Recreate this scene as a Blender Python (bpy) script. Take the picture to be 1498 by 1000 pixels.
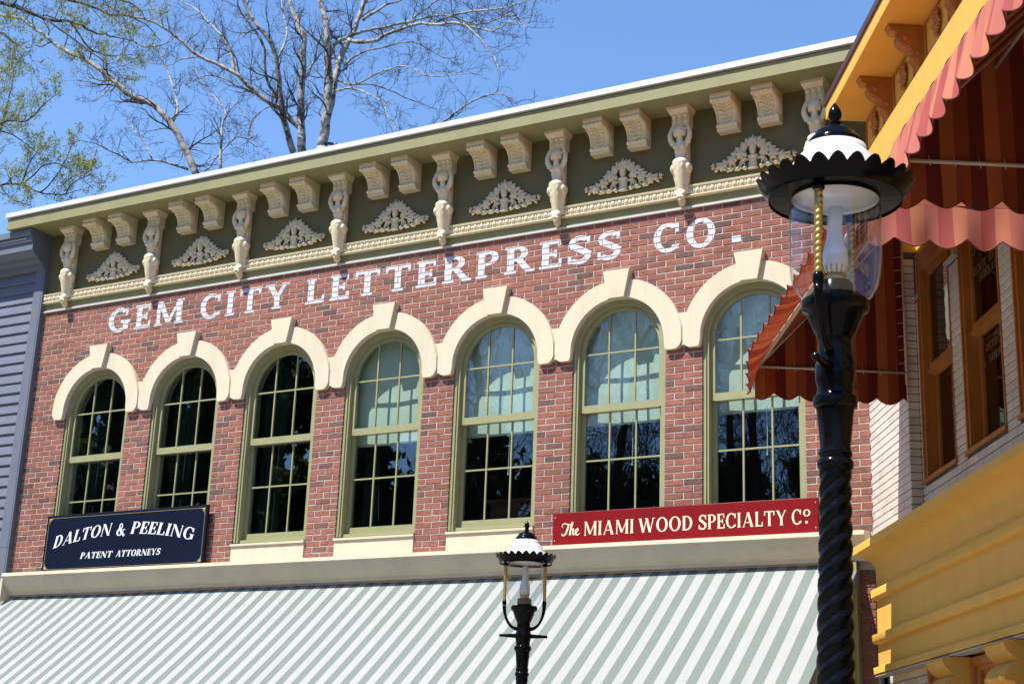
import bpy, bmesh, math, random
from math import sin, cos, pi, radians as RAD, sqrt, atan2
from mathutils import Vector, Matrix, noise
random.seed(7)
for o in list(bpy.data.objects): bpy.data.objects.remove(o)
scn = bpy.context.scene
COL = scn.collection

# ------------------------------------------------------------------ camera
CAM = Vector((3.817, -13.45, 1.639))
def cam_axes(yaw, pitch, roll):
    fw = Vector((sin(yaw)*cos(pitch), cos(yaw)*cos(pitch), sin(pitch)))
    rt = Vector((cos(yaw), -sin(yaw), 0)); up = rt.cross(fw)
    r = rt*cos(roll) + up*sin(roll); u = up*cos(roll) - rt*sin(roll)
    return r, u, fw
RT, UP, FW = cam_axes(RAD(-29.73), RAD(16.70), RAD(2.22))
cd = bpy.data.cameras.new('camera'); cam = bpy.data.objects.new('camera', cd); COL.objects.link(cam)
cam.matrix_world = Matrix(((RT.x, UP.x, -FW.x, CAM.x), (RT.y, UP.y, -FW.y, CAM.y), (RT.z, UP.z, -FW.z, CAM.z), (0, 0, 0, 1)))
cd.sensor_width = 36; cd.lens = 2200/1498*36; cd.clip_start = .1; cd.clip_end = 3000
cd.dof.use_dof = True; cd.dof.focus_distance = 14.5; cd.dof.aperture_fstop = 14
scn.camera = cam
scn.render.resolution_x = 1024; scn.render.resolution_y = 683

# ------------------------------------------------------------------ sky, sun, exposure
SUN = Vector((.6, 1.0, -1.95))           # direction the light travels
EL = atan2(-SUN.z, sqrt(SUN.x**2 + SUN.y**2)); AZ = atan2(-SUN.x, -SUN.y)
wd = bpy.data.worlds.new('World'); scn.world = wd; wd.use_nodes = True
nt = wd.node_tree; bg = nt.nodes['Background']
sky = nt.nodes.new('ShaderNodeTexSky'); sky.sky_type = 'NISHITA'; sky.sun_disc = False
sky.sun_elevation = EL; sky.sun_rotation = AZ
sky.altitude = 0; sky.air_density = 1.0; sky.dust_density = 0; sky.ozone_density = 8.0
nt.links.new(sky.outputs[0], bg.inputs[0]); bg.inputs[1].default_value = .125
sl = bpy.data.lights.new('sun', 'SUN'); sl.energy = 5.0; sl.angle = RAD(.53); sl.color = (1, .955, .89)
so = bpy.data.objects.new('sun', sl); COL.objects.link(so)
so.rotation_euler = SUN.to_track_quat('-Z', 'Y').to_euler(); so.location = (-20, -30, 40)
scn.view_settings.view_transform = 'Standard'; scn.view_settings.look = 'None'
scn.view_settings.exposure = 1.02; scn.view_settings.gamma = 1
scn.view_settings.use_curve_mapping = False

# ------------------------------------------------------------------ materials
MATS = {}
def nodes(name):
    m = bpy.data.materials.new(name); m.use_nodes = True
    return m, m.node_tree, m.node_tree.nodes['Principled BSDF']
def lk(t, a, b): t.links.new(a, b)
def ramp(t, stops, interp='LINEAR'):
    r = t.nodes.new('ShaderNodeValToRGB'); r.color_ramp.interpolation = interp
    e = r.color_ramp.elements
    while len(e) < len(stops): e.new(.5)
    for el, (p, c) in zip(e, stops): el.position = p; el.color = (*c, 1)
    return r
def coords(t, obj=True):
    return t.nodes.new('ShaderNodeTexCoord').outputs['Object' if obj else 'Generated']
def noise_n(t, scale, detail=4, rough=.6, vec=None):
    n = t.nodes.new('ShaderNodeTexNoise'); n.inputs['Scale'].default_value = scale
    n.inputs['Detail'].default_value = detail; n.inputs['Roughness'].default_value = rough
    if vec is not None: lk(t, vec, n.inputs['Vector'])
    return n
def scl(c, k): return tuple(max(0, min(1, x*k)) for x in c)
ALB = .76                                  # overall reflectance level of the painted surfaces
def M(name, col, rough=.6, var=.12, ns=6, bump=0, bs=60, metal=0, spec=.5, streak=False, coat=0):
    if name in MATS: return MATS[name]
    if metal < .5: col = scl(col, ALB)
    m, t, b = nodes(name)
    v = t.nodes.new('ShaderNodeNewGeometry').outputs['Position']
    if streak:
        mp = t.nodes.new('ShaderNodeMapping'); mp.inputs['Scale'].default_value = (1, 1, .16); lk(t, v, mp.inputs[0]); v2 = mp.outputs[0]
    else: v2 = v
    n = noise_n(t, ns, 6, .65, v2)
    r = ramp(t, [(.28, scl(col, 1-var)), (.5, col), (.74, scl(col, 1+var*.7))])
    lk(t, n.outputs[0], r.inputs[0]); lk(t, r.outputs[0], b.inputs['Base Color'])
    b.inputs['Roughness'].default_value = rough; b.inputs['Metallic'].default_value = metal
    b.inputs['Specular IOR Level'].default_value = spec
    if coat: b.inputs['Coat Weight'].default_value = coat; b.inputs['Coat Roughness'].default_value = .08
    if bump:
        n2 = noise_n(t, bs, 3, .6, v); bp = t.nodes.new('ShaderNodeBump')
        bp.inputs['Strength'].default_value = bump; bp.inputs['Distance'].default_value = .01
        lk(t, n2.outputs[0], bp.inputs['Height']); lk(t, bp.outputs[0], b.inputs['Normal'])
    MATS[name] = m; return m
def brick_mat(name, stops, island, rough=.85, mott=.35, bump=.5, spec=.1):
    m, t, b = nodes(name)
    v = coords(t)
    if island: rnd = t.nodes.new('ShaderNodeNewGeometry').outputs['Random Per Island']
    else: rnd = t.nodes.new('ShaderNodeObjectInfo').outputs['Random']
    r = ramp(t, [(p, scl(c, ALB)) for p, c in stops]); lk(t, rnd, r.inputs[0])
    add = t.nodes.new('ShaderNodeVectorMath'); add.operation = 'ADD'; lk(t, v, add.inputs[0])
    cmb = t.nodes.new('ShaderNodeCombineXYZ'); ml = t.nodes.new('ShaderNodeMath'); ml.operation = 'MULTIPLY'
    lk(t, rnd, ml.inputs[0]); ml.inputs[1].default_value = 37
    for i in range(3): lk(t, ml.outputs[0], cmb.inputs[i])
    lk(t, cmb.outputs[0], add.inputs[1])
    n = noise_n(t, 14, 5, .7, add.outputs[0])
    mr = ramp(t, [(.3, (1-mott,)*3), (.55, (1, 1, 1)), (.8, (1+mott*.25 if mott < .2 else 1,)*3)])
    lk(t, n.outputs[0], mr.inputs[0])
    mx = t.nodes.new('ShaderNodeMix'); mx.data_type = 'RGBA'; mx.blend_type = 'MULTIPLY'; mx.inputs[0].default_value = 1
    lk(t, r.outputs[0], mx.inputs[6]); lk(t, mr.outputs[0], mx.inputs[7]); gp = t.nodes.new('ShaderNodeNewGeometry').outputs['Position']; mpp = t.nodes.new('ShaderNodeMapping'); mpp.inputs['Scale'].default_value = (1, 1, .4); lk(t, gp, mpp.inputs[0])
    nb = noise_n(t, .9, 5, .6, mpp.outputs[0]); rb = ramp(t, [(.32, (.80,)*3), (.5, (.97,)*3), (.68, (1.0,)*3)]); lk(t, nb.outputs[0], rb.inputs[0])
    m2 = t.nodes.new('ShaderNodeMix'); m2.data_type = 'RGBA'; m2.blend_type = 'MULTIPLY'; m2.inputs[0].default_value = 1
    lk(t, mx.outputs[2], m2.inputs[6]); lk(t, rb.outputs[0], m2.inputs[7]); lk(t, m2.outputs[2], b.inputs['Base Color'])
    b.inputs['Roughness'].default_value = rough; b.inputs['Specular IOR Level'].default_value = spec
    n2 = noise_n(t, 120, 4, .7, v); bp = t.nodes.new('ShaderNodeBump'); bp.inputs['Strength'].default_value = bump
    bp.inputs['Distance'].default_value = .004; lk(t, n2.outputs[0], bp.inputs['Height']); lk(t, bp.outputs[0], b.inputs['Normal'])
    return m
def glass_mat(name, tint=(.86, .93, .9), boost=.06, fac=1.6, rough=.0, wav=0):
    m, t, b = nodes(name); t.nodes.remove(b)
    out = t.nodes['Material Output']
    tr = t.nodes.new('ShaderNodeBsdfTransparent'); tr.inputs[0].default_value = (*tint, 1)
    gl = t.nodes.new('ShaderNodeBsdfGlossy'); gl.inputs['Roughness'].default_value = rough; gl.inputs[0].default_value = (.95, .97, 1, 1)
    lw = t.nodes.new('ShaderNodeLayerWeight'); lw.inputs[0].default_value = .5
    pw = t.nodes.new('ShaderNodeMath'); pw.operation = 'POWER'; pw.inputs[1].default_value = 5; lk(t, lw.outputs['Facing'], pw.inputs[0])
    ma = t.nodes.new('ShaderNodeMath'); ma.operation = 'MULTIPLY_ADD'; ma.inputs[1].default_value = .9*fac; ma.inputs[2].default_value = boost
    lk(t, pw.outputs[0], ma.inputs[0]); ma.use_clamp = True
    if wav:
        n = noise_n(t, 2.2, 1, .4, coords(t)); bp = t.nodes.new('ShaderNodeBump'); bp.inputs['Strength'].default_value = wav
        bp.inputs['Distance'].default_value = .02; lk(t, n.outputs[0], bp.inputs['Height']); lk(t, bp.outputs[0], gl.inputs['Normal'])
    mx = t.nodes.new('ShaderNodeMixShader'); lk(t, ma.outputs[0], mx.inputs[0]); lk(t, tr.outputs[0], mx.inputs[1]); lk(t, gl.outputs[0], mx.inputs[2])
    lk(t, mx.outputs[0], out.inputs['Surface']); return m
def stripe_mat(name, cols, period, rough=.8, transl=.25, weave=.25, dirt=.1):
    """colours repeat along the fabric's 'stripe' attribute (metres)"""
    m, t, b = nodes(name); out = t.nodes['Material Output']
    at = t.nodes.new('ShaderNodeAttribute'); at.attribute_name = 'stripe'
    dv = t.nodes.new('ShaderNodeMath'); dv.operation = 'DIVIDE'; dv.inputs[1].default_value = period; lk(t, at.outputs['Fac'], dv.inputs[0])
    fr = t.nodes.new('ShaderNodeMath'); fr.operation = 'FRACT'; lk(t, dv.outputs[0], fr.inputs[0])
    k = len(cols); r = ramp(t, [(i/k, scl(c, ALB)) for i, c in enumerate(cols)], 'CONSTANT'); lk(t, fr.outputs[0], r.inputs[0])
    n = noise_n(t, 1.7, 6, .65, coords(t)); dr = ramp(t, [(.3, (1-dirt,)*3), (.65, (1, 1, 1))]); lk(t, n.outputs[0], dr.inputs[0])
    mx = t.nodes.new('ShaderNodeMix'); mx.data_type = 'RGBA'; mx.blend_type = 'MULTIPLY'; mx.inputs[0].default_value = 1
    # stitched seam every few stripes
    d2 = t.nodes.new('ShaderNodeMath'); d2.operation = 'DIVIDE'; d2.inputs[1].default_value = period*6; lk(t, at.outputs['Fac'], d2.inputs[0])
    f2 = t.nodes.new('ShaderNodeMath'); f2.operation = 'FRACT'; lk(t, d2.outputs[0], f2.inputs[0])
    sr = ramp(t, [(0, (.80,)*3), (.0035, (1, 1, 1)), (.014, (.90,)*3), (.016, (1, 1, 1))], 'CONSTANT'); lk(t, f2.outputs[0], sr.inputs[0])
    m0 = t.nodes.new('ShaderNodeMix'); m0.data_type = 'RGBA'; m0.blend_type = 'MULTIPLY'; m0.inputs[0].default_value = 1
    lk(t, r.outputs[0], m0.inputs[6]); lk(t, sr.outputs[0], m0.inputs[7])
    lk(t, m0.outputs[2], mx.inputs[6]); lk(t, dr.outputs[0], mx.inputs[7])
    lk(t, mx.outputs[2], b.inputs['Base Color']); b.inputs['Roughness'].default_value = rough; b.inputs['Specular IOR Level'].default_value = .25
    n2 = noise_n(t, 400, 2, .5, coords(t)); bp = t.nodes.new('ShaderNodeBump'); bp.inputs['Strength'].default_value = weave; bp.inputs['Distance'].default_value = .002
    lk(t, n2.outputs[0], bp.inputs['Height']); lk(t, bp.outputs[0], b.inputs['Normal'])
    tl = t.nodes.new('ShaderNodeBsdfTranslucent'); lk(t, mx.outputs[2], tl.inputs[0])
    ms = t.nodes.new('ShaderNodeMixShader'); ms.inputs[0].default_value = transl
    lk(t, b.outputs[0], ms.inputs[1]); lk(t, tl.outputs[0], ms.inputs[2]); lk(t, ms.outputs[0], out.inputs['Surface'])
    return m

RED = [(0, (.24, .112, .085)), (.12, (.34, .140, .102)), (.45, (.375, .155, .113)), (.62, (.30, .130, .098)), (.78, (.41, .175, .125)), (.9, (.23, .122, .098)), (1, (.175, .105, .088))]
WHT = [(0, (.80, .72, .645)), (.5, (.88, .805, .725)), (1, (.74, .665, .595))]
m_brick_i = brick_mat('red_brick', RED, False); m_brick_f = brick_mat('red_brick_field', RED, True)
m_wbrick_i = brick_mat('white_glazed_brick', WHT, False, .35, .1, .12, .5); m_wbrick_f = brick_mat('white_glazed_brick_field', WHT, True, .35, .1, .12, .5)
m_mortar = M('pale_mortar', (.56, .485, .44), .95, .25, 20, .6, 150)
m_dmortar = M('dark_mortar', (.10, .085, .08), .95, .2, 20, .3, 150)
m_cream = M('cream_stucco', (.68, .605, .445), .75, .12, 4, .2, 60, streak=True)
m_orn = M('cream_ornament_paint', (.76, .67, .455), .36, .12, 14, .12, 40)
m_green = M('olive_green_paint', (.275, .265, .12), .7, .10, 4, .2, 60, streak=True)
m_friz = M('shaded_olive_paint', (.135, .116, .040), .7, .10, 4, .15, 60, streak=True)  # olive darkened for the frieze, putting the cornice's shade into the colour
m_trim = M('sage_window_paint', (.325, .325, .165), .45, .10, 9, .08, 80)
m_cap = M('white_metal_coping', (.60, .60, .585), .4, .08, 2)
m_paint = M('white_sign_paint', (.66, .66, .70), .8, .22, 26, .3, 120)
m_navy = M('navy_sign_enamel', (.003, .007, .024), .45, .15, 4, spec=.15)
m_gold = M('gold_leaf', (.55, .40, .14), .4, .2, 40, metal=.3)
m_swhite = M('sign_lettering_white', (.78, .80, .84), .5, .04)
m_sred = M('red_sign_enamel', (.215, .003, .005), .45, .14, 3, spec=.2)
m_scream = M('sign_lettering_cream', (.84, .74, .56), .5, .04)
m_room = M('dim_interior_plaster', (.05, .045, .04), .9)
m_blind = M('white_roller_blind', (.72, .74, .70), .9, .05, 8, .1, 200)
m_curt = M('teal_curtain', (.006, .016, .015), .9)
m_wood = M('brown_wood', (.20, .07, .03), .5, .25, 8)
m_glass = glass_mat('window_glass', (.86, .93, .90), .075, 1, wav=.04)
m_dglass = glass_mat('shop_window_glass', (.6, .6, .57), .05, 1)
m_lglass = glass_mat('lamp_glass', (.975, .98, .985), .03, .75)
m_black = M('black_lamp_enamel', (.004, .004, .005), .16, .2, 20, .05, 50, spec=.1)
m_lwhite = M('white_lamp_enamel', (.80, .80, .80), .3, .05)
m_milk = M('milk_glass', (.80, .80, .82), .2, .03)
m_brass = M('twisted_brass', (.46, .31, .09), .33, .2, 60, metal=.85)
m_blue = M('slate_blue_siding', (.135, .157, .205), .6, .10, 5, .12, 60)
m_bluelite = M('pale_blue_flashing', (.42, .45, .50), .5, .05)
m_yel = M('yellow_stucco', (.80, .44, .07), .75, .08, 4, .2, 90, streak=True)
m_yel2 = M('deep_yellow_stucco', (.74, .40, .06), .8, .10, 9, .6, 160)
m_orange = M('orange_brown_paint', (.45, .165, .032), .42, .22, 10, .06, 60)
m_rbrown = M('maroon_roof_edge', (.10, .045, .045), .5, .1)
m_cap2 = M('stone_pier_cap', (.42, .38, .33), .8)
m_frame = M('awning_frame_metal', (.58, .46, .35), .5, .1)
m_green_aw = stripe_mat('green_white_canvas', [(.375, .385, .382), (.182, .212, .194)], .1965, .8, .06, .2, .08)
m_red_aw = stripe_mat('red_orange_canvas', [(.40, .085, .075), (.50, .155, .115), (.58, .205, .115)], .262, .85, .07, .3, .1)
m_inshade = stripe_mat('red_canvas_shaded_inside', [(.17, .018, .012), (.32, .055, .020), (.48, .125, .034)], .262, .9, .10, .3, .15)  # unfaded inside of the canvas, darkened to carry the shade under the awning
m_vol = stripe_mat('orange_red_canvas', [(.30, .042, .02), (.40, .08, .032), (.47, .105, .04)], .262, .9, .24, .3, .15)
m_hem = M('dark_red_binding', (.16, .02, .016), .8)
m_ground = M('pale_concrete_paving', (.34, .30, .25), .9, .15, .8, .3, 30)
m_grass = M('grass', (.06, .09, .03), .95, .3, .5)
m_bark = None

# ------------------------------------------------------------------ mesh helpers
class MB:
    def __init__(s): s.v = []; s.f = []; s.a = None
    def add(s, vs, fs):
        b = len(s.v); s.v += [tuple(p) for p in vs]; s.f += [tuple(i+b for i in f) for f in fs]
    def box(s, x0, x1, y0, y1, z0, z1):
        s.add([(x0,y0,z0),(x1,y0,z0),(x1,y1,z0),(x0,y1,z0),(x0,y0,z1),(x1,y0,z1),(x1,y1,z1),(x0,y1,z1)],
              [(0,3,2,1),(4,5,6,7),(0,1,5,4),(1,2,6,5),(2,3,7,6),(3,0,4,7)])
    def prism(s, poly, d0, d1, f=lambda a, b, d: (a, d, b)):
        n = len(poly)
        s.add([f(a, b, d0) for a, b in poly] + [f(a, b, d1) for a, b in poly],
              [tuple(range(n)), tuple(range(2*n-1, n-1, -1))] + [(i, i+n, (i+1) % n+n, (i+1) % n) for i in range(n)])
    def strip(s, A, B, y0, y1):
        """solid band between two (x,z) polylines A and B of equal length, from depth y0 (front) to y1"""
        n = len(A); L = []
        for (x, z), (X, Z) in zip(A, B): L += [(x,y0,z),(X,y0,Z),(X,y1,Z),(x,y1,z)]
        F = [(0,1,2,3), (4*n-1,4*n-2,4*n-3,4*n-4)]
        for i in range(n-1):
            a = 4*i; b = a+4
            F += [(a,b,b+1,a+1), (a+1,b+1,b+2,a+2), (a+2,b+2,b+3,a+3), (a+3,b+3,b,a)]
        s.add(L, F)
    def lathe(s, prof, n=24, c=(0, 0), cap=True):
        L = []
        for r, z in prof:
            for i in range(n): L.append((c[0]+r*cos(2*pi*i/n), c[1]+r*sin(2*pi*i/n), z))
        F = [(j*n+i, j*n+(i+1) % n, (j+1)*n+(i+1) % n, (j+1)*n+i) for j in range(len(prof)-1) for i in range(n)]
        if cap: F += [tuple(range(n-1, -1, -1)), tuple((len(prof)-1)*n+i for i in range(n))]
        s.add(L, F)
    def tube(s, pts, rad, n=6, cap=True):
        pts = [Vector(p) for p in pts]
        if not isinstance(rad, (list, tuple)): rad = [rad]*len(pts)
        L = []; t0 = None; nrm = None
        for i, p in enumerate(pts):
            t = (pts[min(i+1, len(pts)-1)] - pts[max(i-1, 0)])
            if t.length < 1e-9: t = Vector((0, 0, 1))
            t.normalize()
            if nrm is None: nrm = t.orthogonal().normalized()
            else:
                nrm = nrm - t*nrm.dot(t)
                nrm = nrm.normalized() if nrm.length > 1e-6 else t.orthogonal().normalized()
            bn = t.cross(nrm)
            for k in range(n):
                a = 2*pi*k/n; L.append(p + (nrm*cos(a)+bn*sin(a))*rad[i])
        F = [(j*n+k, j*n+(k+1) % n, (j+1)*n+(k+1) % n, (j+1)*n+k) for j in range(len(pts)-1) for k in range(n)]
        if cap: F += [tuple(range(n-1, -1, -1)), tuple((len(pts)-1)*n+k for k in range(n))]
        s.add(L, F)
    def ball(s, c, r, mat=None, nu=10, nv=6):
        """ellipsoid; r is (rx,ry,rz), mat an optional 3x3 rotation"""
        if not isinstance(r, (list, tuple)): r = (r, r, r)
        c = Vector(c); L = []
        for j in range(nv+1):
            th = pi*j/nv
            for i in range(nu):
                ph = 2*pi*i/nu; p = Vector((r[0]*sin(th)*cos(ph), r[1]*sin(th)*sin(ph), r[2]*cos(th)))
                if mat is not None: p = mat @ p
                L.append(c+p)
        F = [(j*nu+i, (j+1)*nu+i, (j+1)*nu+(i+1) % nu, j*nu+(i+1) % nu) for j in range(nv) for i in range(nu)]
        s.add(L, F)
    def grid(s, fn, nu, nv, stripe=None, flip=False):
        if s.a is None: s.a = [0.]*len(s.v)
        L = []; 
        for j in range(nv+1):
            for i in range(nu+1):
                L.append(fn(i/nu, j/nv)); s.a.append(stripe(i/nu, j/nv) if stripe else 0.)
        w = nu+1
        F = [(j*w+i, j*w+i+1, (j+1)*w+i+1, (j+1)*w+i) for j in range(nv) for i in range(nu)]
        if flip: F = [tuple(reversed(f)) for f in F]
        s.add(L, F)
    def mesh(s, name, mat, smooth=False, clean=False):
        me = bpy.data.meshes.new(name); me.from_pydata(s.v, [], s.f)
        if clean:
            bm = bmesh.new(); bm.from_mesh(me); bmesh.ops.remove_doubles(bm, verts=bm.verts, dist=1e-5)
            bmesh.ops.recalc_face_normals(bm, faces=bm.faces); bm.to_mesh(me); bm.free()
        elif not s.a:
            bm = bmesh.new(); bm.from_mesh(me); bmesh.ops.recalc_face_normals(bm, faces=bm.faces); bm.to_mesh(me); bm.free()
        if mat: me.materials.append(mat)
        if smooth: me.polygons.foreach_set('use_smooth', [True]*len(me.polygons))
        if smooth == 'auto': 
            me.polygons.foreach_set('use_smooth', [True]*len(me.polygons)); me.set_sharp_from_angle(angle=RAD(38))
        if s.a:
            at = me.attributes.new('stripe', 'FLOAT', 'POINT'); at.data.foreach_set('value', s.a)
        return me
    def build(s, name, mat, parent=None, smooth=False, **kw):
        return obj(name, s.mesh(name, mat, smooth), parent, **kw)
def obj(name, me, parent=None, loc=(0, 0, 0), rot=None, kind=None, label=None):
    o = bpy.data.objects.new(name, me); COL.objects.link(o); o.parent = parent; o.location = loc
    if rot: o.rotation_euler = rot
    if kind: o['kind'] = kind
    if label: o['label'] = label
    return o
def thing(name, label, cat, loc=(0, 0, 0), rz=0, group=None):
    o = obj(name, None, None, loc, (0, 0, rz)); o.empty_display_size = .2
    o['label'] = label; o['category'] = cat
    if group: o['group'] = group
    return o
def tag(o, label, cat, group=None):
    o['label'] = label; o['category'] = cat
    if group: o['group'] = group
    return o
def dup(root, loc=None, rz=None, label=None):
    r = root.copy(); COL.objects.link(r)
    if loc is not None: r.location = loc
    if rz is not None: r.rotation_euler = (r.rotation_euler.x, r.rotation_euler.y, rz)
    if label: r['label'] = label
    for ch in list(root.children):
        c = ch.copy(); COL.objects.link(c); c.parent = r
        for g in list(ch.children):
            d = g.copy(); COL.objects.link(d); d.parent = c
    return r
def remesh(me, voxel, smooth=2):
    o = bpy.data.objects.new('tmp', me); COL.objects.link(o)
    md = o.modifiers.new('r', 'REMESH'); md.mode = 'VOXEL'; md.voxel_size = voxel; md.use_smooth_shade = True
    if smooth: ms = o.modifiers.new('s', 'SMOOTH'); ms.iterations = smooth; ms.factor = .5
    bpy.context.view_layer.update()
    dg = bpy.context.evaluated_depsgraph_get(); ev = o.evaluated_get(dg)
    nm = bpy.data.meshes.new_from_object(ev); nm.name = me.name
    mats = [m for m in me.materials]
    bpy.data.objects.remove(o)
    if not nm.materials:
        for m in mats: nm.materials.append(m)
    nm.polygons.foreach_set('use_smooth', [True]*len(nm.polygons))
    return nm
def rotY(a): return Matrix.Rotation(a, 3, 'Y')
def brick_mesh(name, L, H, D, mat, jit=0):
    """one brick: front face chamfered 3 mm; x 0..L, z 0..H, front at y=0, back at y=D"""
    e = .003; b = MB()
    b.add(brick_verts(0, L, 0, H, 0, D, e), BF); return b.mesh(name, mat)
BF = [(0,1,2,3),(4,5,1,0),(5,6,2,1),(6,7,3,2),(7,4,0,3),(8,9,5,4),(9,10,6,5),(10,11,7,6),(11,8,4,7)]
def brick_verts(x0, x1, z0, z1, y, D, e=.003):
    return [(x0+e,y,z0+e),(x1-e,y,z0+e),(x1-e,y,z1-e),(x0+e,y,z1-e),
            (x0,y+e,z0),(x1,y+e,z0),(x1,y+e,z1),(x0,y+e,z1),(x0,y+D,z0),(x1,y+D,z0),(x1,y+D,z1),(x0,y+D,z1)]

# ------------------------------------------------------------------ lettering (strokes drawn as polygons)
class Pen:
    def __init__(s, t, h, sl, hs): s.t = t; s.h = h; s.sl = sl; s.hs = hs; s.p = []
    def rect(s, x0, y0, x1, y1): s.p.append([[(x0, y0), (x1, y0), (x1, y1), (x0, y1)]])
    def diag(s, x0, x1, w, y0=0, y1=1): s.p.append([[(x0-w/2, y0), (x0+w/2, y0), (x1+w/2, y1), (x1-w/2, y1)]])
    def stem(s, x, y0=0, y1=1): s.rect(x-s.t/2, y0, x+s.t/2, y1)
    def serif(s, x, y, w=None, l=1, r=1):
        w = s.t if w is None else w; y0 = 0 if y == 0 else 1-s.hs
        s.rect(x-w/2-s.sl*l, y0, x+w/2+s.sl*r, y0+s.hs)
    def arc(s, cx, cy, rx, ry, a0, a1, tx=None, ty=None, n=14):
        tx = s.t if tx is None else tx; ty = s.h if ty is None else ty; q = []
        for i in range(n):
            A = RAD(a0+(a1-a0)*i/n); B = RAD(a0+(a1-a0)*(i+1)/n)
            q.append([(cx+rx*cos(A), cy+ry*sin(A)), (cx+rx*cos(B), cy+ry*sin(B)), (cx+(rx-tx)*cos(B), cy+(ry-ty)*sin(B)), (cx+(rx-tx)*cos(A), cy+(ry-ty)*sin(A))])
        s.p.append(q)
    def stroke(s, pts, w):
        q = []
        for i in range(len(pts)-1):
            (x0, y0), (x1, y1) = pts[i], pts[i+1]; d = sqrt((x1-x0)**2+(y1-y0)**2) or 1
            w0 = w[i] if isinstance(w, list) else w; w1 = w[i+1] if isinstance(w, list) else w
            nx, ny = -(y1-y0)/d/2, (x1-x0)/d/2; ex, ey = (x1-x0)/d*w1*.3, (y1-y0)/d*w1*.3
            q.append([(x0-nx*w0, y0-ny*w0), (x1+ex-nx*w1, y1+ey-ny*w1), (x1+ex+nx*w1, y1+ey+ny*w1), (x0+nx*w0, y0+ny*w0)])
        for k in q: s.p.append([k])
def glyph(ch, t, h, sl, hs):
    """returns (advance width, list of stroke polygons) for cap height 1"""
    g = Pen(t, h, sl, hs); e = t/2+sl; k = sl*.9
    if ch == 'I': g.stem(e); g.serif(e, 0); g.serif(e, 1); w = 2*e
    elif ch in 'EL':
        g.stem(e); g.serif(e, 0); g.serif(e, 1); w = e+.5
        g.rect(e, 0, w, h); g.rect(w-.09, 0, w, .3)
        if ch == 'E': g.rect(e, 1-h, w-.04, 1); g.rect(w-.12, .72, w-.04, 1); g.rect(e, .5-h/2, w-.16, .5+h/2); g.rect(w-.23, .36, w-.15, .64)
    elif ch == 'F':
        g.stem(e); g.serif(e, 0); w = e+.5; g.rect(0, 1-h, w, 1); g.rect(e, .5-h/2, w-.16, .5+h/2)
    elif ch == 'T':
        w = .86; g.stem(w/2); g.serif(w/2, 0); g.rect(0, 1-h, w, 1); g.rect(0, .7, .09, 1); g.rect(w-.09, .7, w, 1)
    elif ch == 'H':
        w = 2*e+.45; g.stem(e); g.stem(w-e); g.rect(e, .5-h/2, w-e, .5+h/2)
        for x in (e, w-e): g.serif(x, 0); g.serif(x, 1)
    elif ch == 'D':
        g.stem(e); g.serif(e, 0, r=.2); g.serif(e, 1, r=.2); g.rect(e, 0, e+.2, h); g.rect(e, 1-h, e+.2, 1)
        g.arc(e+.18, .5, .48, .5, -90, 90); w = e+.68
    elif ch in 'PRB':
        g.stem(e); g.serif(e, 0); g.serif(e, 1, r=.2); lo = .44
        g.rect(e, 1-h, e+.2, 1); g.rect(e, lo, e+.2, lo+h*.8); g.arc(e+.18, (1+lo)/2, .36, (1-lo)/2, -90, 90, t*.95, h*.8); w = e+.54
        if ch == 'R': g.diag(w+.06, e+.26, t*1.1, .0, lo+.05); g.serif(w+.06, 0, t, .4, .7); w += .16
        if ch == 'B': g.rect(e, 0, e+.2, h); g.arc(e+.18, .26, .42, .26, -90, 90, t, h*.9); w += .06
    elif ch in 'OQ': w = .92; g.arc(.46, .5, .46, .52, 0, 360, t, h, 28)
    elif ch in 'CG':
        w = .86; g.arc(.46, .5, .46, .52, 48, 318 if ch == 'C' else 300, t, h, 24); g.rect(w-.15, .66, w-.04, .97)
        if ch == 'C': g.rect(w-.12, .08, w-.03, .24)
        else: g.stem(w-.1, .06, .46); g.rect(w-.32, .46-hs, w+.08, .46); w += .08
    elif ch == 'S':
        w = .68; g.arc(.34, .745, .33, .275, 30, 250, t*.85, h*1.15, 16); g.arc(.33, .265, .35, .285, -150, 75, t*.9, h*1.15, 16)
        g.stroke([(.10, .66), (.34, .525), (.60, .33)], t*.95); g.rect(w-.13, .7, w-.03, .98); g.rect(0, .03, .1, .31)
    elif ch == 'U':
        w = 2*e+.42; g.stem(e, .3, 1); g.stem(w-e, .3, 1); g.arc(w/2, .32, w/2-sl, .34, 180, 360, t, h, 14); g.serif(e, 1); g.serif(w-e, 1)
    elif ch == 'A':
        w = .98; g.diag(.12, .49, h, 0, 1); g.diag(w-.16, .49, t*1.05, 0, 1); g.rect(.25, .28, .75, .28+h*.8); g.serif(.12, 0, h); g.serif(w-.16, 0, t)
    elif ch == 'V':
        w = .96; g.diag(.48, .16, t*1.05); g.diag(.48, w-.13, h); g.serif(.16, 1); g.serif(w-.13, 1, h)
    elif ch == 'W':
        w = 1.36; g.diag(.42, .15, t); g.diag(.42, .70, h); g.diag(.96, .68, t); g.diag(.96, w-.12, h)
        for x in (.15, .68, w-.12): g.serif(x, 1, t*.8)
    elif ch == 'Y':
        w = .9; g.stem(.46, 0, .5); g.diag(.46, .15, t, .42, 1); g.diag(.46, w-.13, h*1.1, .42, 1); g.serif(.46, 0); g.serif(.15, 1); g.serif(w-.13, 1, h)
    elif ch == 'M':
        w = 1.16; g.rect(.13-h/2, 0, .13+h/2, 1); g.stem(w-.17); g.diag(.56, .17, t*.95, .1, 1); g.diag(.56, w-.17, h, .1, 1)
        g.serif(.13, 0, h); g.serif(.13, 1, h, 1, .2); g.serif(w-.17, 0); g.serif(w-.17, 1, None, .2, 1)
    elif ch == 'N':
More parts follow.
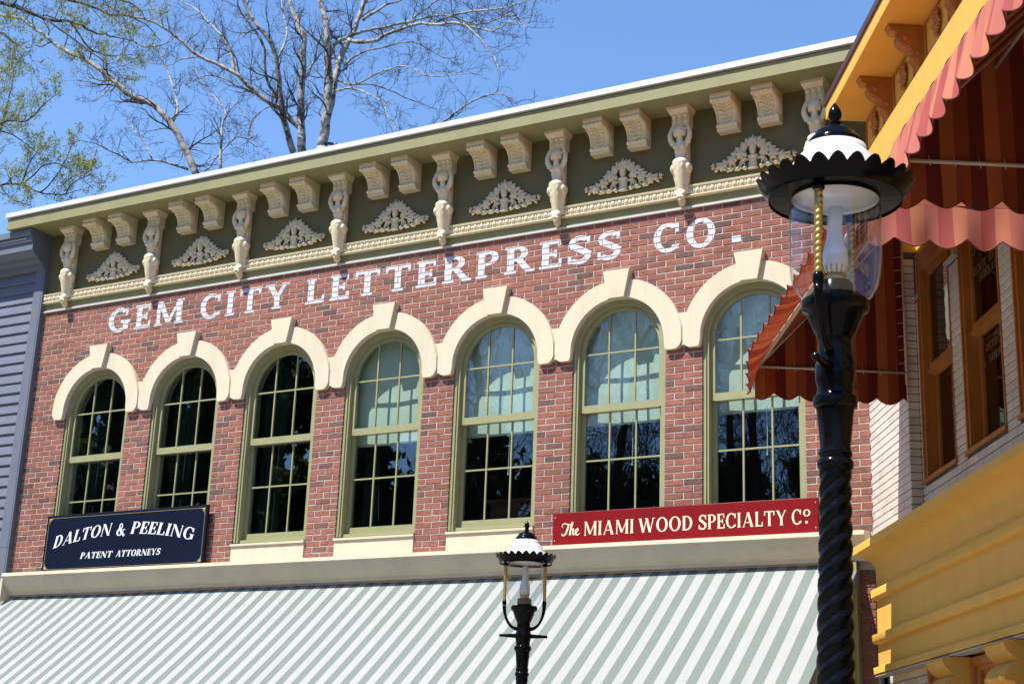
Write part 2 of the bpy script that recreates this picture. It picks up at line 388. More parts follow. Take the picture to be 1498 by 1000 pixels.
        w = .98; g.rect(.13-h/2, 0, .13+h/2, 1); g.rect(w-.13-h/2, 0, w-.13+h/2, 1); g.diag(w-.14, .15, t*1.05)
        g.serif(.13, 0, h); g.serif(.13, 1, h, 1, .2); g.serif(w-.13, 1, h)
    elif ch == '&':
        w = 1.0; g.arc(.42, .77, .21, .25, 0, 360, t*.6, h, 18); g.arc(.36, .28, .36, .30, 40, 330, t, h, 18)
        g.stroke([(.26, .66), (.52, .34), (.9, .0)], t*.95); g.stroke([(.62, .14), (.82, .5)], h); g.rect(.66, .46, .98, .46+hs)
    elif ch == '3':
        w = .62; g.arc(.28, .74, .3, .26, -90, 150, t, h); g.arc(.28, .27, .33, .29, -150, 90, t, h)
    elif ch == 'o': w = .62; g.arc(.31, .31, .31, .33, 0, 360, t*.95, h*.9, 20)
    elif ch == '.': w = .26; g.rect(.02, 0, .24, .22)
    else: w = .38
    return w, g.p
def text_polys(s, t=.19, h=.09, sl=.08, hs=.07, gap=.1, skew=0):
    """(total width, list of strokes); a stroke is a list of quads"""
    x = 0; out = []
    for ch in s:
        w, P = glyph(ch, t, h, sl, hs)
        for st in P: out.append([[(px+x+skew*py, py) for px, py in q] for q in st])
        x += w+gap
    return x-gap, out
def lay(polys, width, x0, x1, z0, H, warp=None):
    """maps text to x0..x1 and baseline z0, height H"""
    k = (x1-x0)/width; R = []
    for st in polys:
        R.append([[((warp(x0+px*k, z0+py*H)) if warp else (x0+px*k, z0+py*H)) for px, py in q] for q in st])
    return R
def flat_text(name, strokes, y, mat, parent, step=.00015, **kw):
    b = MB()
    for i, st in enumerate(strokes):
        yy = y-step*(i % 9)
        for q in st: b.add([(x, yy, z) for x, z in q], [tuple(range(len(q)))])
    me = bpy.data.meshes.new(name); me.from_pydata(b.v, [], b.f); me.materials.append(mat)
    return obj(name, me, parent, **kw)
def clip(poly, x0, x1, z0, z1):
    for ax, lim, sg in ((0, x0, 1), (0, x1, -1), (1, z0, 1), (1, z1, -1)):
        out = []
        for i, p in enumerate(poly):
            q = poly[(i+1) % len(poly)]; a = sg*(p[ax]-lim); b = sg*(q[ax]-lim)
            if a >= 0: out.append(p)
            if (a > 0 > b) or (a < 0 < b):
                t = a/(a-b); out.append((p[0]+(q[0]-p[0])*t, p[1]+(q[1]-p[1])*t))
        poly = out
        if len(poly) < 3: return None
    return poly
# ------------------------------------------------------------------ ground
g = MB(); g.add([(-1500,-1500,-.02),(1500,-1500,-.02),(1500,1500,-.02),(-1500,1500,-.02)], [(0,1,2,3)])
g.build('ground', m_grass, kind='structure')
g = MB(); g.add([(-60,-26,0),(40,-26,0),(40,1,0),(-60,1,0)], [(0,1,2,3)])
g.build('pavement', m_ground, kind='structure')

h = MB(); nA = 120; rows = ((90, -.5, 0), (130, 8, .35), (180, 26, .8), (240, 42, 1), (330, 30, 1), (430, -2, 0)); L = []  # ridge out of view all round, added to cut low sky fill
for r_, z_, k_ in rows:
    for i in range(nA):
        a = 2*pi*i/nA; nz = noise.noise(Vector((cos(a)*3, sin(a)*3, r_*.01)))*.5+noise.noise(Vector((cos(a)*9, sin(a)*9, r_*.02)))*.25
        L.append((r_*cos(a)-4, r_*sin(a)-6, z_+k_*z_*nz))
h.add(L, [(j*nA+i, j*nA+(i+1) % nA, (j+1)*nA+(i+1) % nA, (j+1)*nA+i) for j in range(len(rows)-1) for i in range(nA)])
h.build('added_hills', M('wooded_hillside', (.055, .055, .032), .95, .5, .25, .8, 1.2), None, True, kind='structure')

# ------------------------------------------------------------------ brick building
CRS = .0677; BP = .20729; PITCH = 7*BP; JN = .0105
XP6 = -2.071                                   # left edge of the pier between the two rightmost windows
WC = [-2.596+(i-5)*PITCH for i in range(7)]    # window centres, left to right
PC = [XP6+.2+(i-6)*PITCH for i in range(8)]    # pier centres
ZA = 6.08; RI = .525; RO = .733; Z0 = 4.05; ZTOP = 7.495
XL = -11.45
bb = thing('brick_building', 'red brick letterpress building with seven arched windows and ornate cream cornice', 'building')
# mortar sheet with window openings
w = MB(); Y = .0035
xs = XL
for xc in WC:
    w.add([(xs,Y,Z0-.35),(xc-RI,Y,Z0-.35),(xc-RI,Y,ZTOP+.2),(xs,Y,ZTOP+.2)], [(0,1,2,3)])
    n = 20; A = [(xc-RI*cos(pi*i/n), ZA+RI*sin(pi*i/n)) for i in range(n+1)]
    for i in range(n):
        w.add([(A[i][0],Y,A[i][1]),(A[i+1][0],Y,A[i+1][1]),(A[i+1][0],Y,ZTOP+.2),(A[i][0],Y,ZTOP+.2)], [(0,1,2,3)])
    w.add([(xc-RI,Y,Z0-.35),(xc+RI,Y,Z0-.35),(xc+RI,Y,4.26),(xc-RI,Y,4.26)], [(0,1,2,3)])
    # brick returns of the opening
    O = [(xc-RI, 4.26)]+A+[(xc+RI, 4.26)]
    for a, b in zip(O, O[1:]): w.add([(a[0],Y,a[1]),(b[0],Y,b[1]),(b[0],.3,b[1]),(a[0],.3,a[1])], [(0,1,2,3)])
    xs = xc+RI
w.add([(xs,Y,Z0-.35),(0,Y,Z0-.35),(0,Y,ZTOP+.2),(xs,Y,ZTOP+.2)], [(0,1,2,3)])
wall = w.build('brick_wall', m_mortar, bb)
# bricks: running bond, seven to a window bay
bricks = []
def open_at(x, z):
    for xc in WC:
        if abs(x-xc) < RI-.003:
            if z < ZA: return True
            if (x-xc)**2+(z-ZA)**2 < (RI-.003)**2: return True
    return False
for r in range(51):
    z0 = Z0+r*CRS+JN*.5; z1 = z0+CRS-JN
    off = 0 if r % 2 == 0 else BP/2
    for m in range(-46, 12):
        x0 = XP6+m*BP+off; x1 = x0+BP-JN
        if x0 < XL or x0 > -.03: continue
        x1 = min(x1, -.001)
        segs = [(x0, x1)]
        for xc in WC:
            new = []
            for a, b in segs:
                top = ZA if z0 < ZA else None
                if z0 < ZA: L, R_ = xc-RI, xc+RI
                else:
                    dz = z0-ZA
                    if dz >= RI: new.append((a, b)); continue
                    hw = sqrt(RI*RI-dz*dz); L, R_ = xc-hw, xc+hw
                if b <= L or a >= R_: new.append((a, b)); continue
                if a < L-.02: new.append((a, L))
                if b > R_+.02: new.append((R_, b))
            segs = new
        for a, b in segs:
            # a whole brick keeps its full length, a cut one its own
            bricks.append((a, b, z0+random.uniform(-.0012, .0012), z1+random.uniform(-.0012, .0012), random.uniform(-.0025, .0006), abs(b-a-(BP-JN)) < 1e-6))
def cdist(b): return (Vector(((b[0]+b[1])/2, 0, b[2]))-CAM).length
def hidden(b):
    x, z = (b[0]+b[1])/2, (b[2]+b[3])/2
    return x < -11 or any(z > 5.97 and (x-xc)**2+(z-ZA)**2 < .70**2 for xc in WC) or (z < 4.39 and -3.27 < x < -.48) or (z < 4.74 and -10.4 < x < -7.8)
whole = sorted([b for b in bricks if b[5] and not hidden(b)], key=cdist)[:300]
wset = set(id(b) for b in whole)
me_brick = brick_mesh('brick', BP-JN, CRS-JN, .012, m_brick_i)
for b in whole: obj('brick', me_brick, wall, (b[0], b[4], b[2]), rot=(random.uniform(-.012, .012), random.uniform(-.006, .006), random.uniform(-.006, .006)))
f = MB()
for b in bricks:
    if id(b) in wset: continue
    vs = brick_verts(b[0], b[1], b[2], b[3], b[4], .014); t = random.uniform(-.0014, .0014)
    vs = [(x, y, z+t*((x-b[0])/(BP)-.5)*2) for x, y, z in vs]
    f.add(vs, BF)
f.build('brick_field', m_brick_f, wall, kind='stuff')
# painted sign on the bricks: paint on each brick face and in the joints
TXT = []
for word, a, b in (('GEM', -9.82, -8.575), ('CITY', -8.30, -6.955), ('LETTERPRESS', -6.69, -2.59), ('CO', -2.215, -1.53), ('.', -1.36, -1.245)):
    ww, P = text_polys(word, .22, .145, .075, .10, .2)
    zb = 7.075-(a+9.8)*.0035
    TXT += lay(P, ww if word != '.' else .26, a, b, zb, .315)
pt = MB()
for i, st in enumerate(TXT):
    for q in st:
        xa = min(p[0] for p in q); xb = max(p[0] for p in q); za = min(p[1] for p in q); zb = max(p[1] for p in q)
        pt.add([(x, .0028-.0001*(i % 9), z) for x, z in q], [tuple(range(len(q)))])
        for b in bricks:
            if b[3] < za or b[2] > zb or b[1] < xa or b[0] > xb: continue
            c = clip(q, b[0]-.001, b[1]+.001, b[2]-.001, b[3]+.001)
            if c: pt.add([(x, b[4]-.0016-.0001*(i % 9), z) for x, z in c], [tuple(range(len(c)))])
me = bpy.data.meshes.new('painted_lettering'); me.from_pydata(pt.v, [], pt.f); me.materials.append(m_paint)
obj('painted_lettering', me, bb)

# arches, keystones, sills, window units
def arch_pts(hw, zb, zs, n=24, xo=0):
    return [(xo-hw, zb)]+[(xo-hw*cos(pi*i/n), zs+hw*sin(pi*i/n)) for i in range(n+1)]+[(xo+hw, zb)]
def arch_mesh():
    b = MB(); n = 32; A = []; B = []
    for i in range(n+1):
        a = pi*i/n; A.append((-RI*cos(a), ZA+RI*sin(a))); x = -RO*cos(a); B.append((max(-.7225, min(.7225, x)), ZA+RO*sin(a)))
    def foot(sg):
        L = []
        for k in range(9, -1, -1):
            t = k/9; zz = ZA-.095*sin(t*pi/2)
            L.append(((RI+.03*(1-cos(t*pi/2)), zz), (.7225-.085*(1-cos(t*pi/2)), zz)))
        return [((sg*a[0], a[1]), (sg*c[0], c[1])) for a, c in L]
    fl = foot(-1); fr = list(reversed(foot(1)))
    A = [p[0] for p in fl]+A[1:-1]+[p[0] for p in fr]; B = [p[1] for p in fl]+B[1:-1]+[p[1] for p in fr]
    # body plus a slightly smaller raised face gives the soft stucco arris
    b.strip(A, B, -.045, .02)
    def inset(P, Q, k): return [(p[0]+(q[0]-p[0])*k, p[1]+(q[1]-p[1])*k) for p, q in zip(P, Q)]
    A2, B2 = inset(A, B, .035), inset(B, A, .035)
    b.strip(A2, B2, -.053, -.0455)
    return b.mesh('window_arch', m_cream, 'auto')
me_arch = arch_mesh()
k = MB(); k.prism([(-.092, 6.597), (.092, 6.597), (.152, 6.9), (-.152, 6.9)], -.10, .01); me_key = k.mesh('keystone', m_cream)
k = MB(); k.box(-.062, .062, -.036, .012, 6.02, 6.362); me_val = k.mesh('arch_spandrel_block', m_cream)
s = MB(); s.box(-.517, .517, -.014, .02, Z0-.02, 4.238); me_panel = s.mesh('sill_panel', m_cream)
s = MB(); s.prism([(-.032, 4.238), (-.032, 4.262), (.12, 4.282), (.12, 4.238)], -.524, .524, lambda a, b, d: (d, a, b)); me_sill = s.mesh('window_sill', m_cream)
fr = MB()
O, I = arch_pts(.5235, 4.283, ZA), arch_pts(.468, 4.283, ZA); fr.strip(O, I, .03, .205)
O2, I2 = arch_pts(.5225, 4.283, ZA), arch_pts(.492, 4.283, ZA); fr.strip(O2, I2, .016, .0295)
fr.box(-.467, .467, .06, .205, 4.284, 4.318)
me_frame = fr.mesh('window', m_trim, 'auto')
us = MB(); O, I = arch_pts(.466, 5.44, ZA-.0), arch_pts(.421, 5.44, ZA); us.strip(O, I, .075, .118)
us.box(-.4205, .4205, .0755, .1175, 5.436, 5.515)
for x in (-.149, .149):
    us.box(x-.0085, x+.0085, .084, .108, 5.5155, ZA+sqrt(.43**2-x*x)); 
us.box(-.4205, .4205, .0855, .1065, 6.0545, 6.0715)
me_us = us.mesh('upper_sash', m_trim)
ls = MB(); ls.box(-.466, -.421, .12, .162, 4.32, 5.50); ls.box(.421, .466, .12, .162, 4.32, 5.50)
ls.box(-.4205, .4205, .1205, .1615, 4.322, 4.397); ls.box(-.4205, .4205, .1205, .1615, 5.44, 5.499)
for x in (-.149, .149): ls.box(x-.0085, x+.0085, .13, .152, 4.3975, 5.4395)
ls.box(-.4205, .4205, .1315, .1505, 4.9325, 4.9495)
me_ls = ls.mesh('lower_sash', m_trim)
xcols = [(-.421, -.157), (-.141, .141), (.157, .421)]
def pane(poly, y): b = MB(); b.prism(poly, y, y+.004); return b.mesh('pane', m_glass)
panes = []
for a, b in xcols:
    n = 8; top = [(b-(b-a)*i/n, ZA+sqrt(max(0, .423**2-(b-(b-a)*i/n)**2))) for i in range(n+1)]
    panes.append(pane([(a, 6.071), (b, 6.071)]+[p for p in top if p[1] > 6.08], .094))
    panes.append(pane([(a, 5.515), (b, 5.515), (b, 6.055), (a, 6.055)], .094))
    panes.append(pane([(a, 4.949), (b, 4.949), (b, 5.44), (a, 5.44)], .139))
    panes.append(pane([(a, 4.397), (b, 4.397), (b, 4.933), (a, 4.933)], .139))
def blind_mesh(zb):
    b = MB(); n = 40
    def fn(u, v):
        x = -.5+u; z = 6.62-(6.62-zb)*v
        return (x, .235+.005*sin(x*9+v*2)+.008*sin(v*7+x*3)*v, z)
    b.grid(fn, n, 16); b.a = None; b.box(-.5, .5, .225, .245, zb-.02, zb-.001)
    return b.mesh('roller_blind', m_blind, True)
for i, xc in enumerate(WC):
    win = obj('window', me_frame, bb, (xc, 0, 0))
    obj('upper_sash', me_us, win); obj('lower_sash', me_ls, win)
    for p in panes: obj('pane', p, win, rot=None, loc=(0, random.uniform(-.001, .001), 0))
    if i >= 3:
        obj('roller_blind', blind_mesh(5.36-.02*random.random()), win)
        if i > 3:
            cdm = MB(); cx = .03+.05*random.random(); cdm.tube([(cx,.215,5.37),(cx+.004,.215,5.1),(cx,.215,4.9)], .0035, 5); cdm.ball((cx,.215,4.89), (.009,.009,.014))
            cdm.build('blind_cord', m_swhite, win)
    else:
        cb = MB()
        def fn(u, v, i=i): return (-.5+u*(.36-.08*v)+.02*v, .36+.035*sin(u*26+i)+.02*v, 6.5-2.2*v)
        cb.grid(fn, 40, 6); cb.a = None; cb.build('curtain', m_curt, win, True)
    ar = obj('window_arch', me_arch, bb, (xc, 0, 0)); obj('keystone', me_key, ar)
    obj('sill_panel', me_panel, bb, (xc, 0, 0)); obj('window_sill', me_sill, win)
cb = MB()
def fn(u, v): return (-.46+u*(.20+.07*v), .40+.03*sin(u*24), 5.34-1.1*v)
cb.grid(fn, 30, 6); cb.a = None; cb.build('curtain', m_curt, [o for o in bb.children if o.name.startswith('window') and not o.name.startswith('window_')][3], True)
for pc in PC[1:7]: obj('arch_spandrel_block', me_val, bb, (pc, 0, 0))

# ledge over the shopfront awning
lp = [(.02, 4.052), (-.205, 4.03), (-.208, 3.99), (-.190, 3.982), (-.155, 3.90), (-.10, 3.835), (-.062, 3.81), (-.062, 3.775), (.02, 3.775)]
b = MB(); b.prism(lp, -10.92, -.03, lambda a, c, d: (d, a, c)); b.build('ledge', m_cream, bb, 'auto')
b = MB(); b.box(-10.955, -10.922, -.18, .03, 3.70, 3.97); b.build('ledge_end_block', m_cream, bb)

# frieze, bead moulding, brackets, figures
b = MB(); b.box(-11.02, .35, -.03, .03, 7.486, 7.506); b.build('frieze_strip', m_cap, bb)
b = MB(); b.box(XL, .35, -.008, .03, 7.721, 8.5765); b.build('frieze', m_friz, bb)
b = MB(); b.box(XL, .35, -.008, .03, 7.507, 7.7205); b.build('frieze_band', m_green, bb)
b = MB(); b.prism([(0, 7.603), (-.035, 7.603), (-.045, 7.612), (-.045, 7.624), (-.028, 7.63), (-.03, 7.705), (-.046, 7.712), (-.05, 7.73), (0, 7.733)], -11.02, .35, lambda a, c, d: (d, a-.0085, c)); b.build('bead_moulding', m_orn, bb)
b = MB(); x = -10.98
while x < .33:
    b.ball((x, -.036, 7.667), (.027, .024, .033), None, 10, 6)
    for dx in (-.0365, .0365): b.ball((x+dx, -.036, 7.667), (.0055, .014, .034), None, 6, 4)
    x += PITCH/18
b.build('bead_row', m_orn, bb, True, kind='stuff')

def leaf(b, x, z, ang, L, W, T=.018, y=-.012, tip=.12):
    """raised teardrop leaf in the x-z plane pointing along ang (from +x towards +z), with a centre ridge"""
    n = 7; d = (cos(ang), sin(ang)); q = (-d[1], d[0]); V = []; F = []
    for i in range(n+1):
        t = i/n; wd_ = W*.5*(sin(pi*min(1, t*.9+.08))**.8)*(1-.55*t) if i < n else W*.02
        rise = T*(sin(pi*(t*.8+.12))); curl = tip*L*t*t*.5
        px, pz = x+d[0]*L*t+q[0]*curl*.6, z+d[1]*L*t+q[1]*curl*.6
        for sgn, hh in ((-1, .1), (-.5, .75), (0, 1.0), (.5, .75), (1, .1)):
            V.append((px+q[0]*wd_*sgn, y-rise*hh, pz+q[1]*wd_*sgn))
    for i in range(n):
        for j in range(4): a = i*5+j; F.append((a, a+5, a+6, a+1))
    b.add(V, F)
def spiral(b, x, z, r, a0, turns, rad, y=-.02, sg=1, tail=None):
    P = []; n = int(14*turns)
    for i in range(n+1):
        t = i/n; rr = r*(1-.78*t); a = a0+sg*2*pi*turns*t; P.append((x+rr*cos(a), y-.006*t, z+rr*sin(a)))
    if tail: P = [(p[0], y, p[1]) for p in tail]+P
    b.tube(P, [rad*(1-.45*i/len(P)) for i in range(len(P))], 6)
def rose(b, x, z, r, y=-.02):
    for ring, (k, rr, s_) in enumerate(((6, .62, .46), (5, .34, .36))):
        for i in range(k):
            a = 2*pi*i/k+ring*.5; b.ball((x+r*rr*cos(a), y-.006*ring-.004, z+r*rr*sin(a)), (r*s_, .016, r*s_*.8), rotY(-a), 8, 5)
    b.ball((x, y-.018, z), (r*.22, .014, r*.22), None, 8, 5)
def floral_mesh():
    b = MB()
    b.ball((0, -.03, .175), (.034, .034, .062), None, 12, 8); b.ball((0, -.025, .105), (.055, .03, .02), None, 12, 6)
    b.prism([(-.05, .0), (.05, .0), (.042, .012), (.034, .08), (.045, .095), (-.045, .095), (-.034, .08), (-.042, .012)], -.035, 0)
    for i, a in enumerate((90, 62, 118, 38, 142, 18, 162)): leaf(b, 0, .20, RAD(a), .10-.006*i, .062, .034, -.02)
    for sg in (-1, 1):
        A = lambda d: RAD(d) if sg > 0 else pi-RAD(d)
        for (x, z, a, L, W) in ((.05,.22,60,.075,.04),(.07,.20,35,.08,.045),(.07,.165,15,.09,.045),(.10,.19,55,.055,.035),(.13,.175,25,.07,.04),(.15,.13,20,.10,.05),(.06,.13,-5,.07,.04),(.07,.10,-30,.08,.04),(.17,.15,70,.05,.03),
                                (.20,.115,10,.08,.04),(.24,.09,-5,.085,.04),(.27,.085,35,.06,.035),(.31,.075,12,.075,.03),(.33,.06,-15,.07,.03),(.35,.07,50,.045,.026),(.12,.035,-25,.09,.04),(.20,.03,-10,.08,.036),(.06,.02,-12,.06,.035),(.36,.045,-45,.045,.025),(.39,.07,8,.05,.022),(.39,.07,-40,.045,.022),(.39,.07,50,.045,.022)):
            leaf(b, sg*x, z, A(a), L*.86, W*1.55, .030, -.016, .3*sg)
        rose(b, sg*.125, .135, .046, -.03); rose(b, sg*.205, .092, .048, -.03); rose(b, sg*.30, .055, .043, -.028); rose(b, sg*.075, .20, .034, -.03)
        spiral(b, sg*.105, .045, .036, RAD(90), 1.4, .011, -.02, -sg, [(sg*.04, .085), (sg*.07, .09)])
        spiral(b, sg*.255, .03, .030, RAD(90), 1.3, .010, -.02, sg, [(sg*.17, .05), (sg*.2, .028), (sg*.235, .055)])
    return b.mesh('floral_ornament', m_orn, True)
me_floral = floral_mesh()
def corbel_mesh():
    b = MB(); W = .113
    prof = [(0, 0), (-.315, 0), (-.315, -.03), (-.305, -.04), (-.30, -.048), (-.312, -.062), (-.312, -.08), (-.298, -.094), (-.28, -.092), (-.268, -.086), (-.262, -.09)]
    for i in range(1, 11):
        a = pi/2*i/10; prof.append((-.262+.15*sin(a), -.09-.165*(1-cos(a))))
    prof += [(-.112, -.262), (-.128, -.268), (-.137, -.28), (-.134, -.296), (-.12, -.304), (-.108, -.305), (-.108, -.334), (0, -.336)]
    b.prism(prof, -W, W, lambda a, c, d: (d, a, c))
    # raised side fillet that follows the curve, scroll ends and acanthus relief on the face
    P = [(-.262+.15*sin(pi/2*i/12)+.004, -.09-.165*(1-cos(pi/2*i/12))) for i in range(13)]
    for sg in (-1, 1):
        b.tube([(sg*(W-.014), y-.006, z) for y, z in P], .009, 6)
        b.tube([(sg*(W+.001), y+.022, z-.004) for y, z in P], .006, 5)
        b.tube([(sg*(W+.001), y+.05, z-.008) for y, z in P[2:]], .005, 5)
        for i in range(5): b.tube([(sg*(W+.001), -.25+.05*i+.0, -.05-.01*i), (sg*(W+.001), -.15+.033*i, -.10-.035*i)], .005, 4)
    for i in range(-2, 3):
        b.ball((i*.046, -.305, -.072), (.025, .02, .02), None, 8, 6); b.ball((i*.046, -.125, -.284), (.026, .022, .02), None, 8, 6)
    def face(t):
        a = pi/2*t; y = -.262+.15*sin(a); z = -.09-.165*(1-cos(a)); tg = Vector((0, .15*cos(a), -.165*sin(a))).normalized()
        return Vector((0, y, z)), tg
    for t, sp in ((.9, .03), (.72, .05), (.52, .062), (.33, .07), (.15, .06)):
        p, tg = face(t); nrm = Vector((0, tg.z, -tg.y))
        if nrm.y > 0: nrm = -nrm
        for sg in (-1, 1):
            for q_, L in ((.6, .038), (1.0, .032)):
                c = p+Vector((sg*sp*q_, 0, 0))+nrm*.004
                X_ = (Vector((sg*.8, 0, 0))-tg*.6).normalized(); Z_ = nrm; Y_ = Z_.cross(X_)
                m3 = Matrix((X_, Y_, Z_)).transposed()
                b.ball(c, (L, .012, .012), m3, 8, 5)
        m3 = Matrix((Vector((1, 0, 0)), tg, nrm)).transposed(); b.ball(p+nrm*.002, (.008, .03, .010), m3, 6, 5)
    return b.mesh('corbel', m_orn, 'auto')
me_corbel = corbel_mesh()
def figure_mesh():
    """female half-figure with raised arms over a tapering scrolled foot; z=0 at the foot tip"""
    b = MB(); sg2 = (-1, 1)
    b.ball((0, -.125, .800), (.050, .052, .060), None, 14, 10); b.ball((0, -.115, .824), (.060, .056, .050), None, 12, 8)
    b.ball((0, -.168, .796), (.009, .012, .014), None, 8, 6); b.ball((0, -.158, .768), (.016, .012, .010), None, 8, 6)
    for sg in sg2: b.ball((sg*.045, -.115, .79), (.016, .03, .045), None, 8, 6)
    b.tube([(0, -.105, .66), (0, -.115, .76)], [.034, .026], 10)
    b.ball((0, -.095, .655), (.078, .05, .05), None, 14, 8); b.ball((0, -.09, .60), (.063, .048, .075), None, 14, 8)
    b.ball((0, -.085, .535), (.055, .046, .06), None, 12, 8); b.ball((0, -.09, .475), (.083, .062, .05), None, 14, 8)
    for sg in sg2:
        b.ball((sg*.033, -.135, .632), (.027, .026, .028), None, 10, 8)
        b.tube([(sg*.066, -.1, .668), (sg*.092, -.115, .735), (sg*.096, -.115, .785)], [.030, .027, .023], 8)
        b.tube([(sg*.096, -.115, .785), (sg*.080, -.11, .85), (sg*.055, -.1, .905)], [.023, .020, .017], 8)
        b.ball((sg*.050, -.098, .915), (.016, .016, .024), None, 8, 6)
        # scroll at the hip and leaf edge running down
        b.ball((sg*.076, -.07, .41), (.026, .055, .058), None, 12, 8); b.ball((sg*.09, -.075, .41), (.018, .026, .028), None, 10, 6)
        for i in range(6):
            z = .36-.036*i; b.ball((sg*(.074-.0065*i), -.06+.003*i, z), (.014, .03, .024), None, 8, 6)
    b.tube([(0, -.085, .47), (0, -.082, .36), (0, -.074, .24), (0, -.064, .15)], [.078, .066, .05, .04], 14)
    for i in range(4):
        z = .42-.07*i
        for x in (-.03, 0, .03): b.ball((x*(1-.12*i), -.140+.0145*i, z), (.017, .013, .042), None, 8, 6)
    b.ball((0, -.075, .135), (.052, .045, .034), None, 12, 8); b.ball((0, -.08, .09), (.046, .048, .042), None, 12, 8)
    for sg in sg2: b.ball((sg*.032, -.11, .115), (.017, .016, .017), None, 8, 6); b.ball((sg*.028, -.105, .075), (.014, .02, .016), None, 8, 6)
    b.ball((0, -.055, .045), (.036, .045, .05), None, 12, 8); b.ball((0, -.10, .05), (.02, .016, .024), None, 8, 6)
    # pilaster and leafy capital behind her
    b.box(-.062, .062, -.06, .0, .13, 1.0); b.box(-.085, .085, -.105, 0, .87, 1.0)
    for x in (-.055, 0, .055): b.ball((x, -.108, .93), (.024, .02, .05), None, 8, 6); b.ball((x*.95, -.125, .985), (.026, .022, .02), None, 8, 6)
    b.v = [(x*1.16, y*1.1, z) for x, y, z in b.v]; me = b.mesh('caryatid', m_orn); return remesh(me, .0075, 1)
me_fig = figure_mesh()
cp = MB()
cp.prism([(0, .985), (-.125, .985), (-.15, 1.0), (-.19, 1.028), (-.205, 1.04), (-.205, 1.0705), (0, 1.0705)], -.09, .09, lambda a, c, d: (d*(1+(c-.985)*5.2), a, c))
me_figcap = cp.mesh('caryatid_capital', m_orn)
for i, pc in enumerate(PC):
    o = obj('caryatid', me_fig, bb, (pc, -.006, 7.505)); obj('capital', me_figcap, o)
for i in range(7):
    xm = (PC[i]+PC[i+1])/2
    for dx in (-.203, .234): obj('corbel', me_corbel, bb, (xm+dx+random.uniform(-.006, .006), -.0085, 8.5755))
    o = obj('floral_ornament', me_floral, bb, (xm+.04, -.0085, 7.80), (0, random.uniform(-.02, .02), 0)); o.scale = ((1.07 if i % 2 else -1.07), 1.25, 1.27)
# cornice
b = MB(); b.prism([(.0, 8.577), (-.446, 8.577), (-.446, 8.722), (-.40, 8.722), (-.40, 8.80), (.0, 8.80)], XL+.02, .5, lambda a, c, d: (d, a, c)); b.build('cornice', m_green, bb)
xs = [XL-.005, -9.03, -6.43, -3.83, -1.25, .5]
for a, c in zip(xs, xs[1:]):
    b = MB(); b.prism([(.0, 8.822), (-.468, 8.808), (-.474, 8.742), (-.462, 8.738), (-.402, 8.738), (-.402, 8.801), (0, 8.801)], a+.002, c-.002, lambda p, q, d: (d, p, q)); b.build('coping', m_cap, bb)
# body, room behind the windows, shopfront
b = MB(); b.box(XL, .2, 9.0, 9.2, 0, 8.8); b.box(XL, XL+.2, .03, 8.999, 0, 8.8); b.box(.0, .2, .31, 8.999, 0, 8.8); b.box(XL+.201, -.001, .01, 8.999, 8.6, 8.79); b.build('outer_walls_and_roof', m_cream, bb)
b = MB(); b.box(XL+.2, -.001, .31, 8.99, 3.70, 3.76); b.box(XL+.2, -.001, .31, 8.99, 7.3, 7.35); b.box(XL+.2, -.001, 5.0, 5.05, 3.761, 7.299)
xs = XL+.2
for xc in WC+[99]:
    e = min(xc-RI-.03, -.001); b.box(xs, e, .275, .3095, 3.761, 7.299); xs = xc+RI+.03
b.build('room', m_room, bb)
b = MB(); b.box(XL+.2, -.001, .03, .2, 0, 3.699); b.build('shopfront_wall', m_cream, bb)
b = MB(); b.box(-.29, -.14, -.10, .029, 0, 3.76); b.box(-.26, -.17, -.115, -.101, .3, 3.55); b.build('shopfront_pilaster', m_trim, bb)
f = MB()
for r in range(52):
    z0 = .3+r*CRS
    f.add(brick_verts(-.135, -.001 if r % 2 else -.05, z0, z0+CRS-JN, .01, .015), BF)
    if r % 2 == 0: f.add(brick_verts(-.04, -.001, z0, z0+CRS-JN, .01, .015), BF)
f.build('corner_brick', m_brick_f, bb, kind='stuff')

# wooden furniture seen through the panes
b = thing('wooden_cabinet', 'reddish brown wooden cabinet inside the third window from the right', 'cabinet', (-4.30, .95, 3.76))
q = MB(); q.box(-.30, .40, 0, .4, 0, .98); q.build('carcass', m_wood, b)
q = MB(); q.box(-.33, .43, -.03, .43, .981, 1.02); q.build('cabinet_top', m_wood, b)
for x in (-.28, .06): 
    q = MB(); q.box(x, x+.32, -.02, -.001, .08, .94); q.build('cabinet_door', m_wood, b)

# ------------------------------------------------------------------ signs
def sign(name, label, x0, x1, z0, z1, mat, y=-.085):
    t = thing(name, label, 'sign', ((x0+x1)/2, 0, z0))
    b = MB(); cx = (x0+x1)/2; b.box(x0-cx, x1-cx, y, -.05, 0, z1-z0)
    o = b.build('board', mat, t); bv = o.modifiers.new('b', 'BEVEL'); bv.width = .004; bv.segments = 2
    k = MB()
    for x in (x0-cx+.2, x1-cx-.2):
        k.box(x-.02, x+.02, -.05, .0, .1, .14)
    k.build('wall_bracket', m_black, t)
    return t, cx
def shift(strokes, cx, z0): return [[[(x-cx, z-z0) for x, z in q] for q in st] for st in strokes]
t1, cx = sign('sign_board', 'navy blue patent attorneys sign with gold border leaning on the ledge', -10.375, -7.803, 4.042, 4.735, m_navy)
def arcw(x, z):
    u = (x+9.1)/1.15; return (x, z+.135*(1-u*u))
wT, P = text_polys('DALTON', .22, .07, .06, .045, .1, .22)
WORDS = [lay(P, wT, -10.225, -9.30, 4.315, .145, arcw)]
wT, P = text_polys('&', .22, .07, .06, .045, .1, .1); WORDS.append(lay(P, wT, -9.20, -9.06, 4.30, .145, arcw))
wT, P = text_polys('PEELING', .22, .07, .06, .045, .1, .22); WORDS.append(lay(P, wT, -8.975, -7.99, 4.315, .145, arcw))
